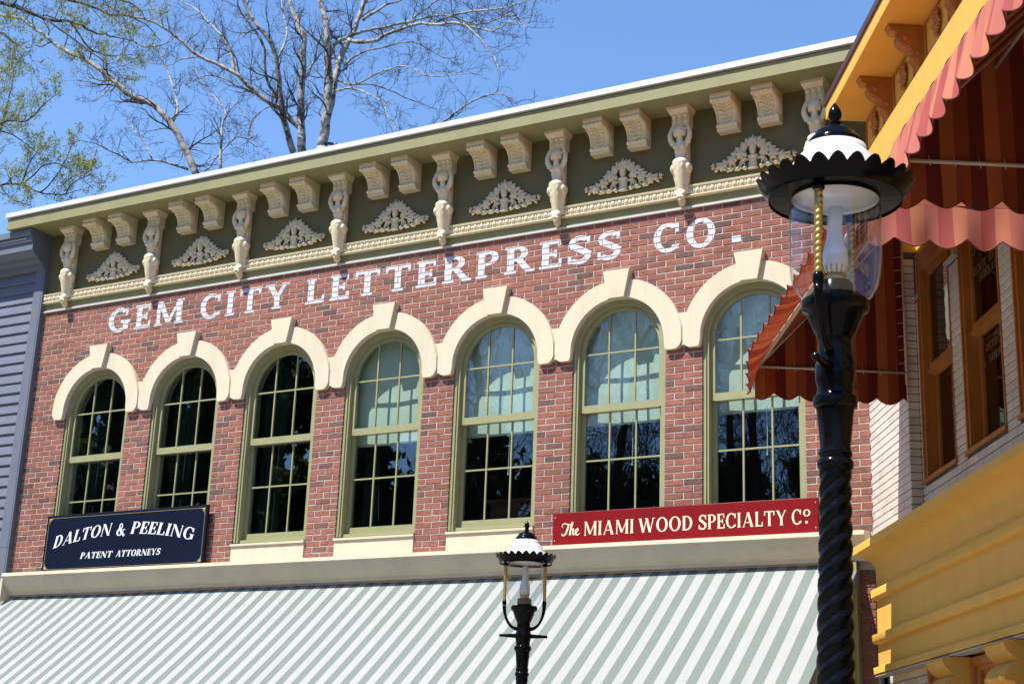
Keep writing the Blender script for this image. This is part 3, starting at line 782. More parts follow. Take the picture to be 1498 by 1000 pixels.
wT, P = text_polys('PATENT', .24, .08, .06, .05, .1, .2); WORDS.append(lay(P, wT, -9.745, -9.235, 4.178, .076))
wT, P = text_polys('ATTORNEYS', .24, .08, .06, .05, .1, .2); WORDS.append(lay(P, wT, -9.17, -8.475, 4.178, .076))
for S in WORDS: flat_text('lettering', shift(S, cx, 4.042), -.0856, m_swhite, t1)
W2 = (10.375-7.803)/2; HH = .693; b = MB(); e = .034; wl = .004
for q in ((-W2+e+.06, W2-e-.06, HH-e-wl, HH-e), (-W2+e+.06, W2-e-.06, e*.6, e*.6+wl), (-W2+e, -W2+e+wl, e*.6+.06, HH-e-.06), (W2-e-wl, W2-e, e*.6+.06, HH-e-.06)):
    b.box(q[0], q[1], -.0862, -.0851, q[2], q[3])
b.build('gold_border', m_gold, t1)
for sx in (-1, 1):
    for (zc, sz) in ((HH-e, -1), (e*.6, 1)):
        b = MB(); x = sx*(W2-e)
        for (dx, dz, r) in ((.012, .012, .012), (.03, .012, .010), (.012, .03, .010), (.05, .009, .008), (.009, .05, .008), (.03, .03, .009), (.066, .006, .006), (.006, .066, .006), (.042, .024, .006), (.024, .042, .006)):
            b.ball((x-sx*dx, -.0856, zc+sz*dz), (r, .0025, r*.8), rotY(random.random()*3), 8, 4)
        b.build('gold_corner_ornament', m_gold, t1)
t2, cx = sign('sign_board', 'long red wood specialty sign with cream lettering leaning on the ledge', -3.255, -.488, 4.045, 4.378, m_sred)
g2 = Pen(.1, .06, .05, .05)
Hs = .15
def sc(pts, w): g2.stroke([(x, y) for x, y in pts], w)
sc([(.05, .62), (.0, .74), (.05, .9), (.2, .93), (.42, .84), (.62, .86), (.68, .97)], [.04, .05, .06, .08, .09, .07, .03])
sc([(.44, .86), (.36, .5), (.26, .16), (.12, .04), (.0, .08), (-.02, .2)], [.1, .12, .12, .1, .06, .03])
sc([(.5, .06), (.60, .5), (.72, .95), (.66, 1.04), (.60, .8), (.55, .4), (.52, .06)], [.05, .06, .05, .05, .08, .1, .1])
sc([(.53, .2), (.62, .45), (.72, .5), (.75, .4), (.70, .15), (.76, .05), (.86, .12)], [.04, .06, .1, .1, .1, .06, .03])
sc([(.86, .14), (.98, .25), (1.08, .42), (1.02, .52), (.92, .42), (.89, .2), (.95, .05), (1.06, .04), (1.18, .16)], [.03, .05, .06, .07, .1, .1, .09, .06, .03])
WORDS = [lay(g2.p, 1.2, -3.15, -2.945, 4.14, .135)]
for wd_, a, c in (('MIAMI', -2.905, -2.36), ('WOOD', -2.31, -1.735), ('SPECIALTY', -1.672, -.79), ('C', -.742, -.648)):
    wT, P = text_polys(wd_, .19, .075, .05, .045, .11); WORDS.append(lay(P, wT, a, c, 4.133, .14))
wT, P = text_polys('o', .16, .08, 0, 0); WORDS.append(lay(P, wT, -.632, -.562, 4.205, .10))
WORDS[-1].append([[(-.612, 4.138), (-.588, 4.138), (-.588, 4.160), (-.612, 4.160)]])
for S in WORDS: flat_text('lettering', shift(S, cx, 4.045), -.0856, m_scream, t2)
for x in (-1.36, 1.36):
    for z in (.05, .285):
        b = MB(); b.ball((x, -.0855, z), (.006, .003, .006), None, 8, 4); b.build('screw_head', m_cap, t2)

# ------------------------------------------------------------------ green and white awning
aw = thing('striped_awning', 'wide sage green and white striped shop awning below the brick wall', 'awning', (0, 0, 0))
b = MB(); x0, x1 = -11.3, -.135; al = RAD(38); L = 2.45; ya, za = -.002, 3.757
def fn(u, v):
    x = x0+(x1-x0)*u; d = L*v
    sag = -.022*sin(pi*v)*(.6+.4*abs(sin((x+3.9)*pi/3.7)))+.004*noise.noise(Vector((x*1.7, v*2.5, 3)))+.006*noise.noise(Vector((x*.6, v*1.2, 9)))
    return (x, ya-d*cos(al), za-d*sin(al)+sag)
b.grid(fn, 150, 14, lambda u, v: (x1-x0)*u+.03)
b.build('canopy', m_green_aw, aw, True)
b = MB(); ye, ze = ya-L*cos(al), za-L*sin(al)
def fv(u, v):
    x = x0+(x1-x0)*u; return (x, ye-.012*v*sin(x*7), ze-(.16+.05*abs(sin(x*pi/.39)))*v)
b.grid(fv, 240, 3, lambda u, v: (x1-x0)*u+.03); b.build('valance', m_green_aw, aw, True)
b = MB()
def fs(u, v):
    d = L*u; return (x1-.0015+.002*u, ya-d*cos(al), za-d*sin(al)-v*(.16+(d*sin(al))*.0))
b.grid(fs, 10, 2, lambda u, v: .02); b.build('side_flap', m_green_aw, aw, True)
b = MB(); b.tube([(x0, ye, ze-.012), (x1, ye, ze-.012)], .018, 8)
for x in (x1-.02, -3.9, -7.6, x0+.02): b.tube([(x, -.02, ze-.03), (x, ye, ze-.012)], .016, 8)
b.build('frame', m_frame, aw, True)
# ------------------------------------------------------------------ blue clapboard house on the left
bh = thing('clapboard_house', 'slate blue clapboard house at the left edge with deep cornice', 'house', (-13.5, 0, 0))
X0 = -13.5
b = MB(); b.box(-19-X0, -11.03-X0, -.03, 8.5, 0, 8.40); b.build('house_body', m_blue, bh)
k = MB(); k.prism([(-.030, 0), (-.058, 0), (-.058, .012), (-.036, .148), (-.030, .148)], -19-X0, -11.175-X0, lambda a, c, d: (d, a, c)); me_pl = k.mesh('clapboard', m_blue)
for i in range(56): obj('clapboard', me_pl, bh, (0, random.uniform(-.0015, .0015), .35+i*.138))
for z0, z1 in ((0, 4.38), (4.384, 8.12)):
    k = MB(); k.box(-11.172-X0, -11.028-X0, -.078, -.0295, z0, z1); k.build('corner_board', m_blue, bh)
k = MB(); k.box(-11.0275-X0, -11.005-X0, -.074, .3, 0, 8.12); k.build('corner_board', m_blue, bh)
prof = [(.0, 8.58), (-.395, 8.56), (-.395, 8.475), (-.36, 8.47), (-.36, 8.40), (-.335, 8.39), (-.335, 8.285), (-.32, 8.28), (-.30, 8.25), (-.25, 8.215), (-.215, 8.205), (-.21, 8.18), (-.16, 8.155), (-.125, 8.15), (-.12, 8.10), (-.08, 8.085), (.0, 8.085)]
k = MB(); k.prism(prof, -19-X0, -11.02-X0, lambda a, c, d: (d, a, c)); k.build('cornice', m_blue, bh)
k = MB(); k.box(-19-X0, -11.12-X0, -.372, -.3605, 8.43, 8.448); k.build('flashing', m_bluelite, bh)

# ------------------------------------------------------------------ yellow building with white brick, at an angle
RZ = atan2(-.859, .512)
yb = thing('yellow_building', 'yellow building with white glazed brick and bracketed eaves on the right', 'building', (0, 0, 0), RZ)
SX = lambda a, c, d: (d, a, c)
# walls (dark joints) and bricks
S_W = [(1.30, 2.145), (2.39, 3.285), (3.535, 4.43), (4.68, 5.575), (5.82, 6.715), (6.96, 7.855), (8.1, 8.995), (9.24, 10.135), (10.38, 11.275), (11.52, 12.415), (12.66, 13.555)]
b = MB()
b.box(.0, 1.225, .006, .25, 3.6, 6.3); PR = .10
xs = 1.2255
for a, c in S_W+[(14, 14)]:
    b.box(xs, a, PR+.006, .3, 4.26, 5.85 if xs > 1.3 or True else 6.2); xs = c
b.box(1.2255, 14, PR+.006, .3, 3.6, 4.2595)
wwall = b.build('white_brick_wall', m_dmortar, yb)
wb = []
WB = .2032; WJ = .007; wc = CRS
def course(s0, s1, y, z0, par, lo=3.86):
    x = s0-(WB/2 if par else 0)
    while x < s1-.012:
        a, c = max(x, s0), min(x+WB-WJ, s1)
        if c-a > .02: wb.append((a, c, y+random.uniform(-.0008, .0008), z0+WJ/2, z0+wc-WJ/2))
        x += WB
for r in range(54):
    z0 = 3.80+r*wc
    if z0 > 6.2: break
    course(.003, 1.228, 0, z0, r % 2)
    if z0 < 4.20: course(1.2285, 13.99, PR, z0, (r+1) % 2)
    elif z0 < 5.80:
        xs = 1.2285
        for a, c in S_W+[(14, 14)]: course(xs, a-.001, PR, z0, r % 2); xs = c+.001
def wd(b):
    v = Vector(((b[0]+b[1])/2, b[2], b[3])); return -abs(v.x-2.2)+(-8 if v.z < 4 or v.z > 5.3 else 0)
wb.sort(key=wd, reverse=True)
k = 0; fld = MB(); cache = {}
for b in wb:
    L = round(b[1]-b[0], 3)
    if k < 300:
        if L not in cache: cache[L] = brick_mesh('white_brick', L, wc-WJ, .02, m_wbrick_i)
        obj('white_brick', cache[L], wwall, (b[0], b[2], b[3])); k += 1
    else: fld.add(brick_verts(b[0], b[1], b[3], b[4], b[2], .02, .002), BF)
# return face of the corner pier
for r in range(36):
    z0 = 3.80+r*wc; vs = brick_verts(0, PR-.006, z0+WJ/2, z0+wc-WJ/2, 0, .02, .002)
    fld.add([(1.2285-y, x+.004, z) for x, y, z in vs], BF)
# lower storey bricks
for r in range(12):
    z0 = 1.95+r*wc
    x = .05-(WB/2 if r % 2 else 0)
    while x < 1.9: fld.add(brick_verts(max(x, .02), x+WB-WJ, z0+WJ/2, z0+wc-WJ/2, PR, .02, .002), BF); x += WB
fld.build('white_brick_field', m_wbrick_f, wwall, kind='stuff')
b = MB(); b.box(0, 2.0, PR+.006, .3, 0, 3.0); b.box(.0, 14, .5, 6, 0, 8.0); b.build('rear_walls', m_dmortar, yb)
# pier caps and lintels above
for a, c in zip([1.2285]+[q[1] for q in S_W], [q[0] for q in S_W]+[13.99]):
    b = MB(); b.prism([(PR+.2, 5.852), (PR-.03, 5.852), (PR-.036, 5.872), (PR-.012, 5.895), (PR+.2, 5.905)], a-.012, c+.012, SX); b.build('pier_cap', m_cap2, yb)
b = MB(); b.box(1.2285, 14, PR+.03, .3, 6.26, 7.4); b.box(.0, 1.228, .0, .3, 6.301, 7.4)
for a, c in zip([1.2285]+[q[1] for q in S_W], [q[0] for q in S_W]+[13.99]): b.box(a, c, PR+.02, .3, 5.906, 6.2595)
b.build('upper_wall', m_yel, yb)
# windows: wooden double-hung units
yy = PR
fr = MB(); Wd = .895
fr.box(-Wd/2, -Wd/2+.075, yy+.01, .34, 4.262, 6.255); fr.box(Wd/2-.075, Wd/2, yy+.01, .34, 4.262, 6.255)
fr.box(-Wd/2+.0755, Wd/2-.0755, yy+.012, .34, 6.10, 6.254); fr.box(-Wd/2-.0, Wd/2, yy-.02, .34, 4.225, 4.2615)
for sg in (-1, 1): 
    x = sg*(Wd/2-.02); fr.box(x-.012, x+.012, yy-.004, yy+.0095, 4.262, 6.25)
us = MB(); h = Wd/2-.076
us.box(-h, -h+.05, yy+.06, yy+.10, 5.14, 6.099); us.box(h-.05, h, yy+.06, yy+.10, 5.14, 6.099); us.box(-h+.0505, h-.0505, yy+.061, yy+.099, 6.03, 6.099)
us.prism([(yy+.035, 5.15), (yy+.035, 5.18), (yy+.05, 5.195), (yy+.05, 5.235), (yy+.1, 5.24), (yy+.1, 5.14)], -h+.0505, h-.0505, SX)
ls = MB(); ls.box(-h, -h+.055, yy+.105, yy+.145, 4.262, 5.2); ls.box(h-.055, h, yy+.105, yy+.145, 4.262, 5.2); ls.box(-h+.0555, h-.0555, yy+.106, yy+.144, 4.263, 4.35)
ls.box(-h+.0555, h-.0555, yy+.106, yy+.144, 5.15, 5.199)
mf, mu, ml = fr.mesh('window', m_orange), us.mesh('upper_sash', m_orange), ls.mesh('lower_sash', m_orange)
p1 = MB(); p1.prism([(-h+.05, 5.238), (h-.05, 5.238), (h-.05, 6.03), (-h+.05, 6.03)], yy+.08, yy+.084); p1 = p1.mesh('pane', m_dglass)
p2 = MB(); p2.prism([(-h+.055, 4.35), (h-.055, 4.35), (h-.055, 5.15), (-h+.055, 5.15)], yy+.125, yy+.129); p2 = p2.mesh('pane', m_dglass)
m_gl = M('gilt_window_lettering', (.20, .13, .055), .6, .25, 30)
ywins = []
for a, c in S_W:
    wn = obj('window', mf, yb, ((a+c)/2, 0, 0)); obj('upper_sash', mu, wn); obj('lower_sash', ml, wn); obj('pane', p1, wn); obj('pane', p2, wn); ywins.append(wn)
wn = ywins[1]; S = []
for tx, a, c, z, H in (('3', -.30, -.25, 5.79, .10), ('SECRET', -.335, -.02, 5.625, .07), ('SERVICE', .03, .335, 5.63, .07), ('BUREAU', -.18, .20, 5.54, .07)):
    wT, P = text_polys(tx, .2, .1, .05, .06, .12); flat_text('gilt_lettering', lay(P, wT, a, c, z, H), yy+.0785, m_gl, wn)
for tx, a, c, z, H in (('DETECTIVE', -.25, .30, 5.0, .06), ('&', -.33, -.28, 4.90, .06), ('SHERIFF', -.20, .25, 4.90, .06)):
    wT, P = text_polys(tx, .2, .1, .05, .06, .12); flat_text('gilt_lettering', lay(P, wT, a, c, z, H), yy+.1235, m_gl, wn)
b = MB(); b.box(1.23, 14, .32, .49, 4.0, 4.2); b.box(1.23, 14, 1.9, 1.95, 4.2, 6.6); b.build('room', m_room, yb)

# lower cornice band
prof = [(PR+.02, 3.885), (.0, 3.882), (-.25, 3.85), (-.252, 3.782)]
for i in range(1, 9):
    a = pi/2*i/8; prof.append((-.245+.195*sin(a), 3.775-.125*(1-cos(a))))
prof += [(-.05, 3.482), (-.095, 3.478), (-.10, 3.468), (-.10, 3.41), (-.088, 3.395), (-.05, 3.385), (-.05, 3.092), (-.10, 3.088), (-.10, 3.03), (-.086, 3.012), (-.05, 3.005), (-.05, 2.812), (-.095, 2.808), (-.10, 2.80), (-.10, 2.75), (PR+.02, 2.745)]
b = MB(); b.prism(prof, .215, 14, SX); b.build('storey_band', m_yel, yb, 'auto')
b = MB(); b.box(.23, 14, -.092, .0, 2.729, 2.742); b.build('band_drip_edge', m_cap2, yb)
# consoles and door surrounds below it
cpf = [(PR+.01, 2.725), (-.135, 2.725), (-.15, 2.715), (-.155, 2.70), (-.148, 2.685)]
for i in range(9):
    a = pi*(i/8); cpf.append((-.06-.085*abs(cos(a)), 2.68-.17*i/8))
cpf += [(-.155, 2.50), (-.163, 2.485), (-.155, 2.465), (-.10, 2.455), (-.085, 2.44), (-.085, 2.37), (-.15, 2.365), (-.155, 2.34), (-.09, 2.33), (-.06, 2.1), (-.02, 1.95), (PR+.01, 1.94)]
k = MB(); k.prism(cpf, -.2, .2, SX); me_con = k.mesh('console', m_yel2, 'auto')
for s in (2.16, 3.48, 4.80, 6.12, 7.44, 8.76): obj('console', me_con, yb, (s, 0, 0))
for a, c in ((2.37, 3.27), (3.69, 4.59), (5.01, 5.91), (6.33, 7.23), (7.65, 8.55), (1.30, 1.95)):
    b = MB()
    for o_, yf in ((0, .0), (.06, .03), (.11, .06)):
        b.box(a+o_, a+o_+.055, PR+yf-.05, .3, .2, 2.72-o_*.6); b.box(c-o_-.055, c-o_, PR+yf-.05, .3, .2, 2.72-o_*.6); b.box(a+o_+.056, c-o_-.056, PR+yf-.049, .3, 2.66-o_*.6, 2.7195-o_*.6)
    dd = b.build('door_surround', m_orange, yb)
    b = MB(); b.prism([(a+.17, .4), (c-.17, .4), (c-.17, 2.6), (a+.17, 2.6)], .25, .254); b.build('pane', m_dglass, dd)

# eaves: soffit, fascia, frieze with panels, brackets
b = MB(); b.prism([(.0, 8.03), (-.388, 8.03), (-.388, 8.168), (.0, 8.168)], .19, 14, SX); b.build('eaves', m_yel, yb)
b = MB(); b.prism([(.0, 8.169), (-.372, 8.169), (-.405, 8.176), (-.41, 8.232), (.0, 8.26)], .165, 14, SX); b.build('roof_edge', m_rbrown, yb)
b = MB(); b.box(.20, 14, -.0, .3, 7.2, 8.0295); b.build('frieze', m_yel, yb)
b = MB(); b.prism([(-.001, 7.40), (-.19, 7.37), (-.2, 7.36), (-.2, 7.02), (-.15, 6.99), (-.12, 6.93), (-.001, 6.91)], .24, 14, SX); b.build('architrave', m_yel, yb)
fp = MB()
for q in ((-.315, .315, 7.665, 7.683), (-.315, .315, 7.985, 8.0)): fp.box(q[0], q[1], -.016, -.0005, q[2], q[3])
for q in (-.315, .297): fp.box(q, q+.018, -.0158, -.0005, 7.6835, 7.9845)
me_fp = fp.mesh('panel_frame', m_orange)
def garland():
    b = MB()
    for i in range(26):
        t = i/25; z = .10-.22*t; wd_ = .035+.05*sin(pi*min(1, t*1.1))
        for k in range(3): b.ball((random.uniform(-wd_, wd_), -.022-random.random()*.012, z), (.018, .014, .014), rotY(random.random()*3), 7, 5)
    for i in range(7): leaf(b, random.uniform(-.03, .03), .1-.03*i, RAD(random.choice((200, 230, 310, 340))), .06, .03, .02, -.02)
    return b.mesh('garland', m_orange, True)
me_gar = garland()
def ybracket():
    b = MB()
    P = [(0, 8.029), (-.30, 8.029), (-.30, 8.005), (-.285, 7.995), (-.285, 7.972), (-.262, 7.955), (-.20, 7.955)]
    for i in range(9):
        a = pi*.5+pi*.9*i/8; P.append((-.165+.062*cos(a)-.0, 7.893+.062*sin(a)))
    P += [(-.185, 7.822), (-.135, 7.80), (-.10, 7.775), (-.082, 7.745), (-.105, 7.735), (-.112, 7.715), (-.085, 7.69), (-.06, 7.635), (-.045, 7.612), (0, 7.612)]
    b.prism(P, -.055, .055, SX)
    for sg in (-1, 1):
        b.ball((sg*.056, -.155, 7.905), (.014, .03, .03), None, 10, 6); b.ball((sg*.056, -.055, 7.765), (.013, .022, .022), None, 10, 6)
        b.tube([(sg*.056, y, z) for y, z in ((-.195, 7.955), (-.215, 7.90), (-.19, 7.845), (-.13, 7.82), (-.095, 7.775))], .007, 5)
        b.tube([(sg*.056, y, z) for y, z in ((-.08, 7.72), (-.055, 7.67), (-.04, 7.63))], .006, 5)
        b.box(sg*.056-.006, sg*.056+.006, -.28, -.02, 7.985, 8.0)
    for x in (-.03, 0, .03): b.tube([(x, -.06+.062*0-.105-.066*0, 7.95), (x, -.228, 7.90), (x, -.2, 7.838), (x, -.14, 7.805), (x, -.088, 7.752)], .010, 5)
    for x in (-.03, 0, .03): b.tube([(x, -.112, 7.72), (x, -.088, 7.685), (x, -.05, 7.615)], .009, 5)
    return b.mesh('bracket', m_orange, 'auto')
me_yb = ybracket()
for k in range(13):
    s = 1.09+.975*k
    obj('bracket', me_yb, yb, (s, 0, 0)); pn = obj('panel_frame', me_fp, yb, (s-.54, 0, 0)); obj('garland', me_gar, pn, (.04, 0, 7.83))

# ------------------------------------------------------------------ red striped awnings on the yellow building
def red_awning(label, s0, s1, flare, zf=5.19):
    t = thing('red_striped_awning', label, 'awning', (0, 0, 0), RZ, 'red awnings over the upper windows')
    p0, pz, zb, zt = .02, 1.31, 5.185, 6.60; LS = s1-s0
    b = MB(); nS = int(LS/.03)
    def top(u, v):
        s = s0+LS*u; rip = .018*sin(2*pi*s/.262)*v*(1-v*.3)
        return (s, -(p0+(pz-p0)*v), zt+(zf-zt)*v-.03*sin(pi*v)+rip)
    b.grid(top, nS, 10, lambda u, v: s0+LS*u); b.build('canopy', m_red_aw, t, True)
    b = MB(); b.grid(lambda u, v: (top(u, v)[0], top(u, v)[1]+.006, top(u, v)[2]-.006), nS, 10, lambda u, v: s0+LS*u); b.build('canopy_shaded_inside', m_inshade, t, True)  # added inner sheet; the underside's shade is in its colour
    for s_ in (s0, s1):
        b = MB()
        def side(u, v, s_=s_):
            p = p0+(pz-p0)*u; zz = zt+(zf-zt)*u; return (s_+.006*sin(p*12)*v, -p, zz+(zb-zz)*v)
        b.grid(side, 44, 8, lambda u, v: p0+(pz-p0)*u); b.build('side_panel', m_red_aw, t, True)
        dn = .006 if s_ == s0 else -.006
        b = MB(); b.grid(lambda u, v: (side(u, v)[0]+dn, side(u, v)[1], side(u, v)[2]), 44, 8, lambda u, v: p0+(pz-p0)*u); b.build('side_shaded_inside', m_inshade, t, True)
        b = MB()
        def sv(u, v, s_=s_):
            p = p0+(pz-p0)*u; d = .215+.06*abs(sin(pi*(p-.05)/.22)); o_ = .02*sin(2*pi*p/.33)*v
            return (s_+o_, -p, zb-.004-d*v)
        b.grid(sv, 72, 5, lambda u, v: p0+(pz-p0)*u); b.build('side_valance', m_red_aw, t, True)
        b = MB(); b.tube([sv(i/140, 1) for i in range(141)], .0045, 5); b.build('hem', m_hem, t, True)
        b = MB(); b.grid(lambda u, v: (sv(u, v)[0]+dn, sv(u, v)[1], sv(u, v)[2]), 72, 5, lambda u, v: p0+(pz-p0)*u); b.build('valance_shaded_inside', m_inshade, t, True)
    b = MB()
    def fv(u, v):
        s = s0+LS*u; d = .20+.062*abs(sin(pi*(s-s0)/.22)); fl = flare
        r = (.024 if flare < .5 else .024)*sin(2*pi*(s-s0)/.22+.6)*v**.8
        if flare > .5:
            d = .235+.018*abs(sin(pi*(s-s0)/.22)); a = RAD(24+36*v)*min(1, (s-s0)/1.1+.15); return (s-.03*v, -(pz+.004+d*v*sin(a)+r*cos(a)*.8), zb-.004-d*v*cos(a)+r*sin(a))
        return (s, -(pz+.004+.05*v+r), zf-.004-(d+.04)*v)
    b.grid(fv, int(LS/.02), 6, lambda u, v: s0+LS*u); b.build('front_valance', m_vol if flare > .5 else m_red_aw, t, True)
    nh = int(LS/.015); b = MB(); b.tube([fv(i/nh, 1) for i in range(nh+1)], .0045, 5); b.build('hem', m_hem, t, True)
    b = MB(); g_ = .014
    for s_ in (s0+.02, s1-.02):
        b.tube([(s_, -p0, zb), (s_, -(pz-.02), zb)], .013, 6); b.tube([(s_, -(p0+.01), zt-.05), (s_, -(pz-.02), zf-.01)], .012, 6)
    b.tube([(s0, -(pz-.02), zf-.015), (s1, -(pz-.02), zf-.015)], .019, 6); b.tube([(s0+.02, -(pz-.02), zf-.015), (s0+.02, -(pz-.02), zb)], .013, 6); b.tube([(s0, -(p0+.01), zt-.04), (s1, -(p0+.01), zt-.04)], .013, 6)
    b.tube([(s0+.02, -.70, 5.80), (s1-.02, -.70, 5.80)], .012, 6); b.tube([(s0+.02, -p0, zb-.1), (s0+.02, -p0, zt)], .012, 6)
    b.build('frame', m_frame, t, True)
    b = MB()
    for i in range(9):
        p = .1+.145*i; b.tube([(s0+.005, -p, zb+.05), (s0+.03, -p-.006, zb+.012), (s0+.022, -p+.004, zb-.03)], .0022, 4)
        z = zb+.08+.12*i; b.tube([(s0+.005, -(p0+.07), z), (s0+.03, -p0, z+.008)], .0022, 4)
    b.build('lacing', m_cap, t)
    return t
red_awning('red striped awning behind the near lamp post, front valance blown outward', 1.27, 5.0, 1.0)
red_awning('red striped awning in the top right corner with hanging pink valance', 5.62, 9.9, 0.0, 5.30)

# ------------------------------------------------------------------ street lamps
def lamp(label):
    t = thing('street_lamp', label, 'street lamp', (0, 0, 0), 0, 'old fashioned lamp posts in front of the shops')
    b = MB(); b.lathe([(.19, 0), (.19, .06), (.165, .09), (.15, .2), (.125, .26), (.13, .3), (.105, .36), (.095, .7), (.115, .74), (.115, .78), (.09, .82), (.074, .86)], 32); b.build('pedestal', m_black, t, 'auto')
    # shaft with twisted fluting
    b = MB(); nz, na = 230, 48; L = []; z0, z1 = .86, 2.625
    for j in range(nz+1):
        z = z0+(z1-z0)*j/nz; r0 = .072-(.072-.0475)*((z-z0)/(z1-z0))
        e = min(1, (z1-z)/.05, (z-z0)/.05)
        for i in range(na):
            a = 2*pi*i/na; q = (4*(a/(2*pi))-(z-z0)/.057) % 1.0
            r = r0*(1.02-.17*e*(abs(2*q-1)**2)); L.append((r*cos(a), r*sin(a), z))
    b.add(L, [(j*na+i, j*na+(i+1) % na, (j+1)*na+(i+1) % na, (j+1)*na+i) for j in range(nz) for i in range(na)])
    b.build('twisted_shaft', m_black, t, True)
    b = MB(); b.lathe([(.046, 2.615), (.053, 2.625), (.056, 2.637), (.052, 2.65), (.046, 2.655), (.050, 2.662), (.052, 2.67), (.048, 2.68), (.046, 2.69), (.056, 2.80), (.058, 2.812), (.066, 2.818), (.069, 2.835), (.066, 2.848), (.056, 2.856), (.055, 2.88),
        (.060, 2.90), (.062, 2.93), (.060, 2.955), (.054, 2.97), (.052, 3.03), (.058, 3.045), (.066, 3.06), (.082, 3.10), (.088, 3.118), (.103, 3.128), (.106, 3.14), (.106, 3.155), (.100, 3.162), (.06, 3.164), (.058, 3.17), (.056, 3.215), (.050, 3.222), (.0, 3.223)], 36)
    b.build('post_head', m_black, t, 'auto')
    b = MB(); b.tube([(-.19, 0, 2.93), (-.185, 0, 2.93), (-.165, 0, 2.93), (-.07, 0, 2.93), (.07, 0, 2.93), (.165, 0, 2.93), (.185, 0, 2.93), (.19, 0, 2.93)], [.008, .013, .011, .017, .017, .011, .013, .008], 12); b.build('ladder_bar', m_black, t, True)
    for sg in (-1, 1):
        P = []
        for i in range(13):
            q = i/12; P.append((sg*(.052+.106*sin(q*pi/2)), 0, 2.985+.185*(1-cos(q*pi/2))))
        b = MB(); b.tube(P, [.016-.005*sin(pi*i/12) for i in range(13)], 8); b.lathe([(.011, 3.165), (.017, 3.172), (.018, 3.195), (.014, 3.205)], 12, (sg*.158, 0)); b.build('arm', m_black, t, True)
        b = MB(); L = []; na, nz = 16, 70
        for j in range(nz+1):
            z = 3.2+.302*j/nz
            for i in range(na):
                a = 2*pi*i/na; q = (2*(a/(2*pi))-(z-3.2)/.021) % 1.0; r = .0142*(1-.24*abs(2*q-1)**2); L.append((sg*.158+r*cos(a), r*sin(a), z))
        b.add(L, [(j*na+i, j*na+(i+1) % na, (j+1)*na+(i+1) % na, (j+1)*na+i) for j in range(nz) for i in range(na)]); b.build('brass_rod', m_brass, t, True)
        b = MB(); b.lathe([(.016, 3.478), (.020, 3.483), (.020, 3.50), (.012, 3.504)], 12, (sg*.158, 0)); b.build('rod_ferrule', m_black, t, True)
    b = MB(); b.lathe([(.098, 3.163), (.116, 3.18), (.132, 3.21), (.1415, 3.25), (.145, 3.31), (.145, 3.503)], 48, cap=False); b.lathe([(.1425, 3.503), (.1425, 3.31), (.139, 3.25), (.1297, 3.212), (.114, 3.182), (.096, 3.166)], 48, cap=False); b.build('globe', m_lglass, t, True)
    b = MB(); b.lathe([(.026, 3.235), (.037, 3.258), (.042, 3.285), (.0425, 3.30), (.039, 3.325), (.030, 3.355), (.0245, 3.385), (.023, 3.42), (.024, 3.475), (.0215, 3.475), (.021, 3.39), (.0, 3.385)], 24); b.build('chimney', m_milk, t, True)
    b = MB(); b.lathe([(.038, 3.2235), (.040, 3.228), (.035, 3.236), (.034, 3.246), (.031, 3.246), (.031, 3.225)], 24)
    for i in range(14):
        a = 2*pi*i/14; c_, s_ = cos(a), sin(a); b.tube([(.034*c_, .034*s_, 3.244), (.037*c_, .037*s_, 3.262), (.041*c_, .041*s_, 3.272)], [.0045, .0035, .0012], 5)
    b.build('burner_crown', m_brass, t, True)
    # shade: scalloped black brim, pale lining, white dome, black cap and finial
    b = MB(); n = 26*8; L = []
    prof = [(.211, 3.497), (.2125, 3.502), (.216, 3.512), (.225, 3.526), (.235, 3.538)]
    for r, z in prof: L += [(r*cos(2*pi*i/n), r*sin(2*pi*i/n), z) for i in range(n)]
    for i in range(n):
        q = abs(sin(pi*i/8)); L.append(((.236+.017*q)*cos(2*pi*i/n), (.236+.017*q)*sin(2*pi*i/n), 3.540+.024*q))
    m_ = len(prof)+1
    F = [(j*n+i, j*n+(i+1) % n, (j+1)*n+(i+1) % n, (j+1)*n+i) for j in range(m_-1) for i in range(n)]
    b.add(L, F); b.add([(x*.985, y*.985, z+.003) for x, y, z in L], [tuple(reversed(f_)) for f_ in F])
    b.lathe([(.2115, 3.4965), (.2115, 3.503), (.139, 3.507), (.139, 3.498)], 64, cap=False)
    b.build('scalloped_brim', m_black, t, 'auto')
    b = MB(); b.lathe([(.1385, 3.504), (.1385, 3.53), (.06, 3.56), (.0, 3.565)], 48, cap=False); b.build('reflector', m_lwhite, t, True)
    b = MB(); b.lathe([(.20, 3.515), (.19, 3.54), (.174, 3.566), (.156, 3.59), (.138, 3.618), (.122, 3.642), (.108, 3.656), (.101, 3.665), (.099, 3.683), (.0, 3.684)], 56); b.build('dome', m_lwhite, t, True)
    b = MB(); b.lathe([(.093, 3.676), (.094, 3.688), (.088, 3.694), (.088, 3.70), (.080, 3.712), (.066, 3.728), (.064, 3.734), (.052, 3.742), (.036, 3.75), (.022, 3.757), (.016, 3.766), (.020, 3.772), (.014, 3.78), (.020, 3.79), (.0225, 3.80), (.019, 3.817), (.011, 3.832), (.004, 3.842), (.0, 3.843)], 40); b.build('cap', m_black, t, 'auto')
    return t
L1 = lamp('large near lamp post with twisted black shaft in front of the red awning')
vdir = Vector((CAM.x-2.486, CAM.y+9.047, 0)).normalized(); base = atan2(vdir.y, vdir.x); rgt = Vector((-vdir.y, vdir.x, 0))
L1.matrix_world = Matrix.Translation(Vector((2.486, -9.047, 0))-rgt*.088) @ Matrix.Rotation(RAD(-1.3), 4, vdir) @ Matrix.Rotation(base-RAD(18), 4, 'Z')
L2 = dup(L1, label='smaller looking lamp post in front of the green striped awning')
